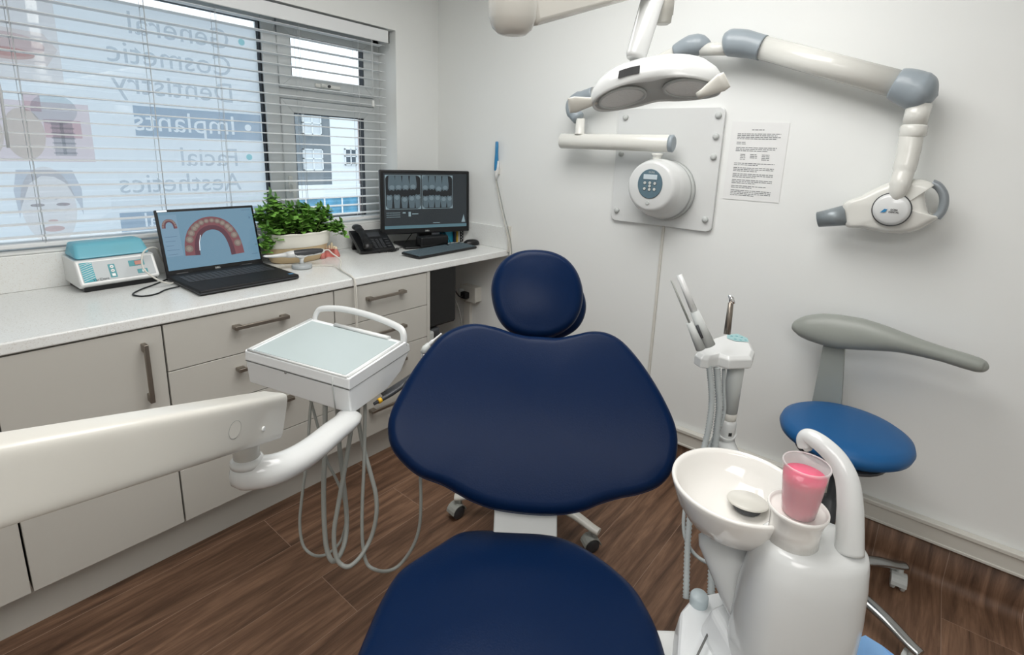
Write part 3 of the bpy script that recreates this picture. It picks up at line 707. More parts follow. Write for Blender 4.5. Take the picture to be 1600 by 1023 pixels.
def leaf(c, d, up_, ln, wd):
    d = d.normalized(); s_ = d.cross(up_); s_ = s_.normalized() if s_.length > .1 else V((1, 0, 0)); n_ = s_.cross(d)
    pr = [(0, .12), (.2, .7), (.45, 1.0), (.7, .85), (.9, .4), (1, .05)]
    vs = []; 
    for t, wv in pr:
        bend = -n_ * ln * .25 * t * t
        vs += [c + d * ln * t + s_ * wd * wv + bend - n_ * -.12 * wd * wv, c + d * ln * t + bend, c + d * ln * t - s_ * wd * wv + bend - n_ * -.12 * wd * wv]
    fs = []
    for i in range(len(pr) - 1):
        a = i * 3; fs += [(a, a + 1, a + 4, a + 3), (a + 1, a + 2, a + 5, a + 4)]
    lf.faces(vs, fs, True)
def sprig(base, tip, nl, ln=.031, wd=.0135):
    mid_ = (base + tip) / 2 + V((rng.uniform(-.01, .01), rng.uniform(-.01, .01), .012)); P = cr_([base, mid_, tip], 6); st_.tube(P, [.0022 - .0012 * i / len(P) for i in range(len(P))], 5)
    for i in range(nl):
        t = .25 + .75 * i / (nl - 1); p = P[min(int(t * (len(P) - 1)), len(P) - 1)]
        for j in range(3):
            a = rng.uniform(0, 2 * PI); d = V((math.cos(a), math.sin(a), rng.uniform(-.2, .8))); leaf(p, d, V((rng.uniform(-.3, .3), rng.uniform(-.3, .3), 1)), ln * rng.uniform(.7, 1.25), wd * rng.uniform(.8, 1.2))
    leaf(tip, V((rng.uniform(-.4, .4), rng.uniform(-.4, .4), 1)), V((1, 0, .1)), ln, wd)
for i in range(48):
    a = rng.uniform(0, 2 * PI); r = rng.uniform(0, .9) ** .6
    bx_, by_ = math.cos(a) * r * .12, math.sin(a) * r * .06
    h = rng.uniform(.06, .125) * (1.0 - .25 * r) + .02
    base_ = PC + V((bx_, by_, .12)); tip = PC + V((bx_ * 1.55, max(-.13, min(by_ * 1.5, .05)), .12 + h)); sprig(base_, tip, 6)
# tall sprigs (left) and drooping ones (ends)
for tx, ty, tz in ((-.105, .0, .31), (-.118, -.01, .295), (-.09, .01, .275), (-.135, -.01, .255), (-.155, -.01, .235), (-.02, .0, .245), (.01, -.01, .25), (.045, -.01, .24), (.09, .0, .22), (-.085, .0, .285), (-.10, -.01, .25), (-.125, -.02, .235), (-.06, .0, .235), (-.15, -.02, .21), (-.145, -.03, .17), (-.165, -.04, .13), (.035, 0, .235), (.055, .02, .225), (.02, .02, .22), (-.01, .03, .21)): sprig(PC + V((tx * .6, ty * .5, .12)), PC + V((tx, ty, tz)), 7, .033, .014)
for tx, ty, tz in ((.19, -.03, .15), (.215, -.04, .125), (.20, -.06, .145), (.17, -.07, .16), (.225, -.02, .16), (-.18, -.05, .10), (-.175, -.06, .085), (.18, .0, .18), (.14, -.08, .14), (-.14, -.08, .15), (-.165, -.07, .065), (.21, -.06, .10)): sprig(PC + V((tx * .6, ty * .6, .125)), PC + V((tx, ty, tz)), 7, .030, .013)
lf = obj('foliage', lf, M['leaf'], pp_); obj('stems', st_, M['stem'], pp_)

# ---- intraoral scanner lying in its round stand
SC = V((-1.040, -0.285, ZT))
ss = thing('scanner_stand', SC, 'small round silver stand cradling the handheld scanner', 'stand')
b = MB(); b.lathe(SC, [(.030, 0), (.0405, .002), (.0415, .006), (.0415, .016), (.039, .0185), (.012, .020)], 40, cap0=True, cap1=True); obj('base_disc', b, M['panel'], ss)
b = MB(); b.tube([SC + V((0, 0, .018)), SC + V((0, 0, .034)), SC + V((0, 0, .048))], [.011, .0075, .013], 16); obj('stem', b, M['white'], ss)
def cradle():
    b = MB(); rings = []
    for i in range(9):
        t = i / 8 * 2 - 1; x = t * .034; rings.append([SC + V((x, y, .048 + .012 * t * t + zz)) for y, zz in ((-.014, 0), (0, -.004), (.014, 0), (.016, .006), (0, .002), (-.016, .006))])
    return b.loft(rings)
obj('cradle', cradle(), M['white'], ss)
sn = thing('intraoral_scanner', SC + V((0, 0, .06)), 'white and dark grey handheld dental scanner resting on its silver stand', 'scanner')
ax = V((1, -.10, .0)).normalized(); sc0 = SC + V((0.01, 0, .066))
def along(prof, c, axis, squash=.8, seg=24):
    b = MB(); b.tube([c + axis * t for t, r in prof], [(r, r * squash) for t, r in prof], seg, up=(0, 0, 1)); return b
obj('grip', along([(-.075, .0115), (-.055, .015), (-.02, .0165), (.03, .016), (.065, .014), (.088, .010), (.094, .005)], sc0, ax, 1.1), M['white'], sn)
ins = MB(); ins.tube([sc0 + ax * t + V((0, -.003, .0022)) for t in (-.055, -.04, .0, .04, .075, .088)], [(.008, .010), (.0138, .0155), (.0155, .0172), (.0145, .0165), (.011, .0125), (.006, .006)], 24, up=(0, 0, 1)); obj('grey_inlay', ins, M['dkgrey'], sn)
tipb = MB(); tipb.tube([sc0 + ax * t + V((0, 0, z)) for t, z in ((-.165, .004), (-.16, .003), (-.13, .0), (-.095, 0), (-.074, 0))], [(.003, .005), (.0055, .0075), (.007, .008), (.0085, .0095), (.0115, .0125)], 20, up=(0, 0, 1)); obj('scan_tip', tipb, M['white'], sn)
cable('scanner_cable', [sc0 + ax * .082, sc0 + ax * .105 + V((0, -.01, .004)), (-.915, -.32, ZT + .055), (-.905, -.37, ZT + .03), (-.945, -.43, ZT + .01), (-.965, -.50, ZT + .006), (-.98, -.575, ZT + .004), (-.984, -.602, ZT - .03), (-.984, -.604, .75), (-.984, -.603, .55), (-.984, -.603, .32)], .0032, M['pipe'], 'white scanner cable hanging down over the worktop edge in front of the drawers')
cable('stand_cable', [SC + V((.041, -.002, .008)), SC + V((.07, -.01, .004)), (-.94, -.33, ZT + .004), (-.93, -.36, ZT + .006), (-.945, -.42, ZT + .004), (-.985, -.58, ZT + .004), (-.990, -.60, ZT - .02), (-.990, -.6035, .72), (-.990, -.603, .33)], .0022, M['pipe'], 'thin white cable running from the scanner stand over the worktop edge')

# ---- teeth model
G = V((-.835, -.150, ZT))
tm = thing('teeth_model', G, 'pink dental model with ivory teeth beside the plant pot', 'dental model')
gum = MB(); rings = []
N = 22
for z, k, tk in ((0, 1.0, 1.0), (.004, 1.05, 1.1), (.018, .98, 1.0), (.030, .93, .82), (.038, .90, .55)):
    ring = []
    for i in range(N + 1):
        a = PI * (-.08 + 1.16 * i / N); ring.append(G + V((math.cos(a) * (.036 + .012 * tk) * k, math.sin(a) * (.036 + .012 * tk) * k * 1.0 - .012, z)))
    for i in range(N + 1):
        a = PI * (1.08 - 1.16 * i / N); ring.append(G + V((math.cos(a) * (.036 - .012 * tk) * k, math.sin(a) * (.036 - .012 * tk) * k - .012, z)))
    rings.append(ring)
gum.loft(rings); obj('gum_base', gum, M['gum'], tm)
for i in range(10):
    a = PI * (.0 + 1.0 * i / 9); c = G + V((math.cos(a) * .034, math.sin(a) * .034 - .012, .034)); big = abs(i - 4.5) / 4.5
    r = .0045 + .0022 * big; h = .024 - .008 * big
    if i in (2,): h = .034
    b = MB(); b.lathe(c, [(r * .8, -.004), (r, .004), (r * 1.1, h * .6), (r * .9, h * .92), (r * .3, h)], 12, V((math.cos(a) * .12, math.sin(a) * .12, 1)), cap1=True); obj('tooth', b, M['tooth'], tm)

# ---- desk phone
PH = V((-.588, -.138, ZT)); pm = frame_mx(PH, math.radians(-12))
ph = thing('desk_phone', PH, 'black desk telephone with handset on its left side', 'telephone')
wedge = MB(); wedge.loft(ex(pm, [(-.085, .004), (-.085, .018), (.06, .100), (.075, .098), (.075, .088), (-.055, .004)], -.085, .10), True, True, smooth=False)
bmesh.ops.remove_doubles(wedge.b, verts=wedge.b.verts[:], dist=1e-5); bmesh.ops.recalc_face_normals(wedge.b, faces=wedge.b.faces[:])
bo = obj('body', wedge, M['black'], ph); mod = bo.modifiers.new('bevel', 'BEVEL'); mod.width = .004; mod.segments = 2
lg_ = MB(); lg_.loft(ex(pm, [(.04, .085), (.052, .09), (.075, .0), (.058, .0)], -.07, .08), True, True, smooth=False); obj('desk_stand', lg_, M['blackm'], ph)
su = (pm.to_3x3() @ X0).normalized(); sv_ = (pm.to_3x3() @ V((0, .145, .082))).normalized(); sn_ = su.cross(sv_); po = pm @ V((-.085, -.085, .018))
pmx = Matrix(((su.x, sv_.x, sn_.x, po.x), (su.y, sv_.y, sn_.y, po.y), (su.z, sv_.z, sn_.z, po.z), (0, 0, 0, 1)))
kk = MB()
for r in range(6):
    for c in range(3): kk.box((.082 + c * .022, .014 + r * .0125, .0), (.097 + c * .022, .0225 + r * .0125, .003), .001, 1, pmx)
for r in range(4): kk.box((.152, .02 + r * .02, 0), (.172, .028 + r * .02, .003), .001, 1, pmx)
obj('keypad', kk, M['dkgrey'], ph)
obj('phone_display', MB().box((.078, .105, 0), (.145, .142, .002), .001, 1, pmx), M['lcd'] if False else M['keyd'], ph)
hs = MB()
hp = [pmx @ V((.033, -.006, .020)), pmx @ V((.033, .010, .030)), pmx @ V((.033, .05, .038)), pmx @ V((.033, .105, .038)), pmx @ V((.033, .150, .030)), pmx @ V((.033, .170, .020))]
hs.tube(cr_(hp, 5), [(.014, .020)] + [(.016, .024)] * 5 + [(.013, .021)] * 4 + [(.010, .018)] * 6 + [(.013, .021)] * 4 + [(.016, .024)] * 5 + [(.013, .021)], 18, up=tuple(sn_)); obj('handset', hs, M['black'], ph)
cc = MB(); pts = []
for i in range(150):
    t = i / 149; c = V((lerp(-.60, -.475, t), lerp(-.225, -.235, t) + .012 * math.sin(t * PI * 2.5), ZT + .008)); a = t * 2 * PI * 15; pts.append(c + V((0, math.cos(a) * .006, math.sin(a) * .006)))
tag(obj('handset_cord', cc.tube(pts, .0018, 6), M['black']), 'coiled black handset cord lying in front of the telephone', 'cord')

# ---- monitor
ang = math.radians(20); mu = V((math.cos(ang), -math.sin(ang), 0)); mv = V((0.02 * 0, 0.02, 1)).normalized(); mn = mu.cross(mv)
mo = V((-.506, -.123, .967)); mmx = Matrix(((mu.x, mv.x, mn.x, mo.x), (mu.y, mv.y, mn.y, mo.y), (mu.z, mv.z, mn.z, mo.z), (0, 0, 0, 1)))
mt_ = thing('computer_monitor', mmx @ V((.245, 0, -.07)), 'black widescreen monitor showing two dental x-rays', 'monitor')
mb_ = obj('monitor_housing', MB().box((0, 0, -.028), (.512, .342, 0), .006, 2, mmx).box((.10, .06, -.05), (.35, .28, -.026), .01, 2, mmx), M['black'], mt_)
S_bg = emis('screen_charcoal', (40, 48, 52), 0.5); S_bar = emis('screen_taskbar', (84, 116, 126), 0.6); S_x = emis('xray_black', (24, 30, 34), 0.4); S_t = emis('xray_tooth', (88, 106, 114), 0.55); S_t2 = emis('xray_tooth_core', (110, 128, 136), 0.6); S_l = emis('screen_light_line', (112, 130, 136), 0.9)
ms = decal('screen', mmx, rect(.018, .030, .494, .325), .0004, S_bg, mb_)
decal('task_bar', mmx, rect(.018, .030, .494, .047), .0007, S_bar, ms)
def rrect(x0, y0, x1, y1, r, n=6):
    out = []
    for cx_, cy_, a0 in ((x1 - r, y0 + r, -PI / 2), (x1 - r, y1 - r, 0), (x0 + r, y1 - r, PI / 2), (x0 + r, y0 + r, PI)):
        for i in range(n + 1): a = a0 + PI / 2 * i / n; out.append((cx_ + r * math.cos(a), cy_ + r * math.sin(a)))
    return out
rg = random.Random(5)
for (x0, x1, up_t, lo_t) in ((.026, .222, [.062, .098, .137, .178], [.046, .088, .130, .170, .205]), (.228, .408, [.247, .286, .325, .364], [.247, .282, .318, .354, .390])):
    decal('xray_frame', mmx, rect(x0, .135, x1, .316), .0006, S_l, ms)
    decal('xray_film', mmx, rrect(x0 + .002, .137, x1 - .002, .314, .022), .0008, S_x, ms)
    tb = MB(); tc_ = MB()
    for i, cx_ in enumerate(up_t):
        w_ = .0202; yb = .232 + rg.uniform(-.006, .006)
        pts_ = [(cx_ - w_ * .8, .312), (cx_ - w_, yb + .03), (cx_ - w_ * 1.0, yb + .012), (cx_ - w_ * .6, yb), (cx_ - w_ * .1, yb + .005), (cx_ + w_ * .5, yb), (cx_ + w_ * .95, yb + .012), (cx_ + w_, yb + .03), (cx_ + w_ * .75, .312)]
        pts_ = [(max(x0 + .004, min(x1 - .004, a)), b_) for a, b_ in pts_]
        tb.poly(smap(mmx, pts_, .001)); tc_.poly(smap(mmx, ell((max(x0 + .014, min(x1 - .014, cx_))), yb + .018, w_ * .7, .011, 14), .0012))
    for i, cx_ in enumerate(lo_t):
        w_ = .0192; yt = .212 + rg.uniform(-.008, .004)
        pts_ = [(cx_ - w_ * .7, .141), (cx_ + w_ * .7, .141), (cx_ + w_ * .9, yt - .035), (cx_ + w_, yt - .01), (cx_ + w_ * .6, yt), (cx_, yt - .004), (cx_ - w_ * .6, yt), (cx_ - w_, yt - .01), (cx_ - w_ * .9, yt - .035)]
        pts_ = [(max(x0 + .006, min(x1 - .006, a)), b_) for a, b_ in pts_]
        tb.poly(smap(mmx, pts_, .0011)); tc_.poly(smap(mmx, ell((max(x0 + .014, min(x1 - .014, cx_))), yt - .018, w_ * .65, .011, 14), .0013))
    obj('xray_teeth', tb, S_t, ms); obj('xray_teeth', tc_, S_t2, ms)
tb = MB()
for i in range(9):
    for j in range(3): tb.poly(smap(mmx, rect(.030 + i * .0085, .092 + j * .011, .035 + i * .0085, .096 + j * .011), .0007))
tb.poly(smap(mmx, rect(.118, .112, .134, .119), .0007)); tb.poly(smap(mmx, rect(.150, .095, .163, .120), .0007)); tb.poly(smap(mmx, rect(.170, .106, .205, .111), .0007)); tb.poly(smap(mmx, rect(.29, .055, .33, .058), .0007))
tb.poly(smap(mmx, [(.462, .055), (.486, .055), (.476, .10)], .0007))
obj('toolbar_icons', tb, S_l, ms)
text_obj('lettering', 'DELL', .011, M['lgrey'], mmx @ V((.256, .0135, .0004)), mu, mv, mb_, bold=.0003)
nk = MB(); nk.box((.215, -.068, -.060), (.295, .12, -.03), .006, 2, mmx); obj('monitor_neck', nk, M['black'], mt_)
bs = MB(); c = mmx @ V((.235, 0, .0)); bs.box((-.135, -.10, 0), (.125, .11, .012), .004, 2, frame_mx((c.x + .01, c.y + .02, ZT), -ang)); obj('monitor_base', bs, M['black'], mt_)
# ---- bar speaker in front of the neck
sm = frame_mx((-.275, -.262, ZT + .012), math.radians(-8))
spk = obj('desk_speaker', MB().box((-.088, -.030, 0.001), (.088, .030, .052), .008, 3, sm), M['black']); tag(spk, 'small black box speaker sitting on the monitor foot', 'speaker')
# ---- keyboard + mouse
km = frame_mx((-.335, -.40, ZT + .0032), math.radians(3))
kbd = thing('keyboard', (-.335, -.40, ZT), 'slim dark keyboard with grey keys in front of the monitor', 'keyboard')
kmx = km @ Matrix.Rotation(math.radians(3), 4, 'X')
obj('keyboard_base', MB().box((-.215, -.062, .001), (.215, .066, .014), .004, 2, kmx), M['black'], kbd)
ks = MB()
for r in range(6):
    for c in range(21):
        if c in (15, 19) and r > 4: continue
        if r == 0 and 4 <= c <= 9:
            if c == 4: ks.box((-.209 + 4 * .0199, -.057, .013), (-.209 + 10 * .0199 - .002, -.0395, .0165), .001, 1, kmx)
            continue
        x = -.209 + c * .0199; y = -.057 + r * .0198; ks.box((x, y, .013), (x + .0177, y + .0172, .0165), .001, 1, kmx)
obj('keys', ks, M['key'], kbd)
ms_ = MB(); mc = V((-.062, -.352, ZT)); rings = []
for z, s_ in ((.001, .92), (.006, 1.0), (.014, .98), (.023, .85), (.030, .6), (.033, .25)):
    rings.append([mc + Matrix.Rotation(math.radians(70), 3, 'Z') @ V((math.cos(2 * PI * k / 24) * .029 * s_, math.sin(2 * PI * k / 24) * .050 * s_ - (1 - s_) * .006, z)) for k in range(24)])
mo_ = thing('computer_mouse', mc, 'black computer mouse at the right end of the keyboard', 'mouse'); obj('mouse_body', ms_.loft(rings, True, 'dome'), M['black'], mo_)
obj('scroll_wheel', MB().cyl(mc + V((-.022, .012, .026)), mc + V((-.019, .005, .026)), .006, seg=12), M['dkgrey'], mo_)
# ---- books and binders behind the monitor, standing against the corner
def book(nm, x, y, wd, dp, ht, mt, label, cat, yaw=0, spine=None):
    mx = frame_mx((x, y, ZT), math.radians(yaw)); t = thing(nm, (x, y, ZT), label, cat)
    obj('cover', MB().box((0, 0, .0005), (.002, dp, ht)).box((wd - .002, 0, .0005), (wd, dp, ht)).box((0, 0, .0005), (wd, .0025, ht), 0, 1, mx) if False else MB().box((0, 0, .0005), (wd, .003, ht), .0008, 1, mx).box((0, 0, .0005), (.002, dp, ht), 0, 1, mx).box((wd - .002, 0, .0005), (wd, dp, ht), 0, 1, mx), mt, t)
    obj('pages', MB().box((.0022, .004, .004), (wd - .0022, dp - .004, ht - .004), 0, 1, mx), M['paper'], t)
    return t, mx
M['lilac'] = mat('lilac_cover', (190, 198, 208), 0.5); M['teal'] = mat('teal_cover', (20, 132, 158), 0.4); M['navyc'] = mat('dark_navy_cover', (32, 48, 66), 0.45); M['yell'] = mat('yellow_cover', (206, 172, 60), 0.5); M['wcov'] = mat('white_cover', (225, 225, 220), 0.5)
book('box_file', -.207, -.180, .060, .13, .20, M['lilac'], 'pale lilac folder furthest left of the books behind the monitor', 'folder')
book('paperback_book', -.142, -.219, .062, .13, .21, M['teal'], 'thick teal book standing right of the pale folder', 'book')
book('paperback_book', -.077, -.232, .012, .13, .21, M['navyc'], 'thin dark navy book between the teal and yellow books', 'book')
book('paperback_book', -.063, -.236, .009, .13, .20, M['yell'], 'thin yellow-spined book right of the dark navy one', 'book')
book('paperback_book', -.052, -.239, .009, .13, .21, M['wcov'], 'thin white-spined book left of the dotted binder', 'book')
t, mx = book('ring_binder', -.041, -.243, .022, .14, .315, M['black'], 'tall black binder with white dots, rightmost behind the monitor', 'binder')
dm = MB()
for i in range(18):
    for j in range(2): dm.lathe(mx @ V((.006 + j * .010, -.0006, .012 + i * .017 + (j * .008))), [(.0032, 0)], 10, (mx.to_3x3() @ V((0, -1, 0))), cap1=True)
obj('white_dots', dm, M['white'], t)
cable('monitor_cable', [(-.46, -.20, ZT + .006), (-.43, -.215, ZT + .012), (-.40, -.19, ZT + .006), (-.36, -.13, ZT + .01), (-.30, -.09, ZT + .03), (-.25, -.10, ZT + .09)], .0022, M['black'], 'thin black cable trailing from the phone to behind the monitor')
cable('speaker_cable', [(-.19, -.23, ZT + .03), (-.15, -.215, ZT + .07), (-.13, -.225, ZT + .04), (-.12, -.24, ZT + .006), (-.155, -.27, ZT + .004)], .0016, M['black'], 'thin black cable dangling by the teal book')

# ================================================================== UNDER THE DESK END
pc = thing('computer_tower', (-.44, -.28, .50), 'black computer tower fixed under the worktop beside the drawer end panel', 'computer')
obj('tower_case', MB().box((-.555, -.46, .52), (-.29, -.06, .845), .006), M['blackm'], pc)
obj('front_panel', MB().box((-.553, -.468, .53), (-.292, -.4605, .84), .004), M['black'], pc)
obj('side_vent', MB().box((-.2895, -.36, .60), (-.286, -.16, .78), .002), M['black'], pc)
pr = thing('card_printer', (-.47, -.30, .40), 'small grey and black device on brackets under the computer tower', 'device')
obj('device_body', MB().box((-.555, -.49, .46), (-.46, -.20, .512), .01), M['lgrey'], pr); obj('device_end', MB().box((-.4595, -.47, .455), (-.40, -.22, .515), .012), M['dkgrey'], pr)
br_ = thing('cable_bracket', (-.53, -.4, .30), 'pale two-pronged plastic bracket on the end panel below the grey device', 'bracket')
bb = MB(); bb.box((-.566, -.47, .33), (-.555, -.30, .38), .002); bb.box((-.5665, -.47, .38), (-.548, -.455, .44), .002); bb.box((-.5665, -.40, .38), (-.548, -.385, .44), .002); obj('bracket_body', bb, M['lgrey'], br_)
skx = thing('power_socket', (0, -.32, .56), 'white surface-mounted power socket box on the wall under the worktop', 'socket')
obj('back_box', MB().box((-.052, -.385, .555), (-.0003, -.265, .645), .004), M['pipe'], skx)
obj('face_plate', MB().box((-.060, -.388, .552), (-.052, -.262, .648), .003), M['cream'], skx)
obj('plug', MB().box((-.095, -.345, .575), (-.0605, -.300, .615), .006), M['blackm'], skx)
obj('plug', MB().box((-.085, -.296, .590), (-.0605, -.270, .625), .004), M['lgrey'], skx)
tag(obj('cable_trunking', MB().box((-.022, -.31, .157), (-.0003, -.26, .552), .002), M['cream']), 'short off-white cable trunking below the power socket', 'trunking')
cable('power_lead', [(-.09, -.322, .595), (-.13, -.33, .60), (-.16, -.30, .66), (-.20, -.27, .72), (-.24, -.25, .745), (-.27, -.24, .75), (-.285, -.24, .745)], .004, M['black'], 'black power lead looping from the socket to the computer tower')
cable('network_lead', [(-.285, -.30, .75), (-.25, -.31, .76), (-.21, -.31, .70), (-.16, -.32, .60), (-.12, -.33, .48), (-.10, -.33, .34), (-.09, -.33, .22), (-.06, -.31, .17)], .004, M['hose'], 'grey lead hanging from the computer tower down the corner')
tag(obj('wall_conduit', MB().box((-.009, -1.478, .234), (-.0003, -1.466, 1.134), .0015), M['pipe']), 'thin vertical off-white conduit on the right wall below the x-ray plate', 'conduit')

# ================================================================== X-RAY UNIT ON THE WALL
R3 = -Y0
def wp(px, py, x): return SX(px, py, x)
xr = thing('xray_unit', (0, -1.45, 1.14), 'wall-mounted white dental x-ray unit with jointed arm and grey elbows', 'x-ray machine')
xr.location = V((0, -1.45, 1.14))
def lrr(y0, z0, y1, z1, r): return [(-p[0], p[1]) for p in rrect(-y0, z0, -y1, z1, r)]
plate = MB().prism(rrect(1.214, 1.136, 1.684, 1.631, .02), (0, 0, 0), R3, Z0, -X0, .016, .003)
for v in plate.b.verts: v.co.x -= .001
obj('mounting_plate', plate, M['white'], xr)
for (a, b_) in ((978, 183), (971, 240), (964, 328), (1123, 180), (1119, 213), (1115, 245), (1102, 343)):
    c = wp(a, b_, -.018); obj('cap_bolt', MB().lathe(c, [(.0125, 0), (.0125, .006), (.010, .010), (.004, .012)], 20, -X0, cap1=True), M['lgrey'], xr)
dc = V((-.0175, -1.474, 1.292))
obj('dome_base_ring', MB().lathe(dc, [(.128, 0), (.128, .022), (.122, .024)], 56, -X0, cap0=True, cap1=True), M['lgrey'], xr)
dome = obj('control_dome', MB().lathe(dc + V((-.024, 0.002, .002)), [(.124, 0), (.1255, .02), (.122, .05), (.116, .075), (.113, .079), (.112, .083), (.106, .100), (.099, .110), (.090, .113), (.0, .113)], 64, -X0, cap0=True), M['white'], xr)
for v in dome.data.vertices:      # the face leans slightly upward and to the left
    k = (-(v.co.x + xr.location.x) - .0415) / .113
    v.co.z += .018 * max(0, k); v.co.y += .012 * max(0, k)
fc = V((-.1555, -1.460, 1.321))
fp = obj('control_panel', MB().lathe(fc, [(.0600, 0), (.0600, .002), (.058, .0028)], 48, -X0, sy=.90, sx=1.0, cap1=True, up=Z0), mat('slate_control_face', (92, 116, 128), 0.4), xr)
obj('panel_display', MB().box((fc.x - .0045, fc.y - .030, fc.z + .018), (fc.x - .0028, fc.y + .030, fc.z + .038), .0008), mat('panel_lcd', (196, 208, 214), 0.3), fp)
for a, b_ in ((-.022, 0), (0, .001), (.022, 0), (0, -.012), (-.022, -.024), (0, -.026), (.022, -.024)):
    obj('panel_button', MB().lathe(fc + V((-.0026, -a, b_ + .003)), [(.0062, 0), (.0062, .0012), (.0052, .002)], 18, -X0, cap1=True), M['lgrey'], fp)
    obj('button_ring', MB().lathe(fc + V((-.0026, -a, b_ + .003)), [(.0072, 0), (.0078, .0006), (.0072, .0012)], 18, -X0), M['blackm'], fp)
text_obj('lettering', 'DÜRR', .010, M['lgrey'], fc + V((-.0032, -.004, .047)), R3, Z0, fp)
obj('power_button', MB().lathe(V((-.1552, -1.456, 1.243)), [(.0085, 0), (.0085, .002), (.007, .003)], 20, -X0, cap1=True), M['lgrey'], xr)
ax_ = -.10
p = wp(1028, 232, ax_)
obj('pivot_post', MB().lathe(V((p.x, p.y, 1.395)), [(.022, 0), (.018, .02), (.018, .038), (.024, .042), (.024, .05)], 24, cap0=True, cap1=True), M['warmw'], xr)
L0, L1 = wp(876, 221.5, ax_), wp(1048, 222.5, ax_); L0.z = L1.z = (L0.z + L1.z) / 2
def ovaltube(a, b, ra, rb, ends=.02, seg=24, n=6):
    d = (b - a).normalized(); P = []; Rr = []
    for t in (0, .25, .6, 1): P.append(a + d * ends * t); k = math.sqrt(max(0, 1 - (1 - t) ** 2)); Rr.append((ra * (.55 + .45 * k), rb * (.55 + .45 * k)))
    for t in (1, .6, .25, 0): P.append(b - d * ends * t); k = math.sqrt(max(0, 1 - (1 - t) ** 2)); Rr.append((ra * (.55 + .45 * k), rb * (.55 + .45 * k)))
    return MB().tube(P, Rr, seg, up=(0, 0, 1))
obj('lower_arm', ovaltube(L0, L1, .0345, .028, .008), M['warmw'], xr)
obj('arm_end_cap', MB().tube([L1 + V((0, .004, 0)), L1 + V((0, -.010, 0)), L1 + V((0, -.015, 0))], [(.035, .0285), (.035, .0285), (.028, .022)], 24, up=(0, 0, 1)), M['grey'], xr)
pe = wp(906, 205, ax_)
obj('elbow_post', MB().lathe(V((pe.x, pe.y, L0.z + .03)), [(.024, 0), (.024, .006), (.021, .010), (.021, .07)], 24, cap0=True, cap1=True), M['warmw'], xr)
obj('elbow_cover', MB().tube(cr_([wp(905, 186, ax_), wp(897, 176, ax_), wp(896, 163, ax_), wp(907, 154, ax_), wp(928, 146, ax_)], 5), [.020] + [.030] * 4 + [.034] * 6 + [.034] * 5 + [.029] * 5, 22), M['grey'], xr)
def cap_tube(pts, rr, seg=22, flat=1.0): 
    return MB().tube(pts, rr, seg, flat=flat)
a0, a1 = wp(925, 147, ax_), wp(1064, 79, ax_)
obj('middle_arm', cap_tube([a0, a1], [.025, .026], flat=.9), M['warmw'], xr)
obj('elbow_cover', cap_tube(cr_([wp(1056, 82, ax_), wp(1075, 73, ax_), wp(1090, 70, ax_), wp(1102, 70, ax_), wp(1110, 71, ax_)], 5), [.030 + .0016 * i for i in range(6)] + [.0395] * 5 + [.038, .036, .034, .031, .027, .024, .02, .016, .01, .004]), M['grey'], xr)
obj('link_block', MB().tube([wp(1096, 77, ax_), wp(1140, 76, ax_)], [.024, .024], 16), M['warmw'], xr)
obj('elbow_cover', cap_tube(cr_([wp(1130, 68, ax_), wp(1136, 67, ax_), wp(1146, 67, ax_), wp(1160, 68, ax_), wp(1176, 71, ax_), wp(1192, 75, ax_)], 5), [.012, .02, .028, .033, .038, .041, .044, .046, .0475] + [.048] * 8 + [.047, .046, .045, .0445, .044, .0435, .043, .043, .043]), M['grey'], xr)
b0, b1 = wp(1186, 73, ax_), wp(1408, 133, ax_)
obj('upper_arm', cap_tube([b0, b1], [.0405, .0415], flat=.85), M['warmw'], xr)
obj('elbow_cover', cap_tube(cr_([wp(1399, 130, ax_), wp(1418, 136, ax_), wp(1436, 143, ax_), wp(1450, 146, ax_), wp(1460, 148, ax_), wp(1466, 149, ax_)], 5), [.046, .048, .050, .052, .053, .0545, .0555, .056, .0565, .0575, .0575, .057, .056, .054, .052, .049, .046, .042, .038, .033, .028, .022, .016, .009, .004, .001]), M['grey'], xr)
d0 = wp(1437, 162, ax_); d1 = wp(1428, 198, ax_)
obj('drop_post', MB().tube([d0, d1], [.034, .032], 24), M['warmw'], xr)
obj('drop_collar', MB().tube([d1 + V((0, 0, .006)), d1 + V((0, 0, 0)), wp(1426, 212, ax_), wp(1426, 216, ax_)], [.032, .036, .036, .031], 24), M['warmw'], xr)
obj('drop_tube', MB().tube(cr_([wp(1424, 212, ax_), wp(1419, 240, ax_ - .01), wp(1412, 268, ax_ - .02), wp(1405, 292, ax_ - .033), wp(1400, 312, ax_ - .030)], 6), [.032] * 6 + [.031] * 6 + [.0285] * 6 + [.026, .025, .024, .022, .020, .018, .015], 24), M['warmw'], xr)
# tube head
hx = -.125
def outl(px_list, mapf, o, u, v, n=6): 
    P = [mapf(*q) for q in px_list]; P2 = [V(((p - o).dot(u), (p - o).dot(v), 0)) for p in P]; return [(p.x, p.y) for p in cr_(P2, n, True)]
ho = wp(1393, 325, hx)
HO = [(1316.5, 318), (1344, 306), (1367, 294), (1391, 284), (1414, 280), (1438, 280), (1455, 285), (1460, 290), (1451, 293), (1445, 302), (1446, 315), (1449, 330), (1454, 337), (1461, 337), (1466, 342), (1453, 351), (1430, 362), (1406, 366), (1383, 365), (1359, 361), (1341, 357), (1321, 355), (1317, 337)]
oo = outl(HO, lambda a, b_: wp(a, b_, hx), ho, R3, Z0, 4)
obj('tube_head', cushion(oo, ho, R3, Z0, -X0, .085, .026, .006), M['warmw'], xr)
c0_, c1_ = wp(1319, 336.5, hx + .035), wp(1278, 343, hx + .035)
obj('beam_cone', MB().tube([c0_ + (c0_ - c1_) * .1, c1_], [.0355, .0265], 32), mat('silver_cone', (138, 146, 150), 0.35, metal=0.25), xr)
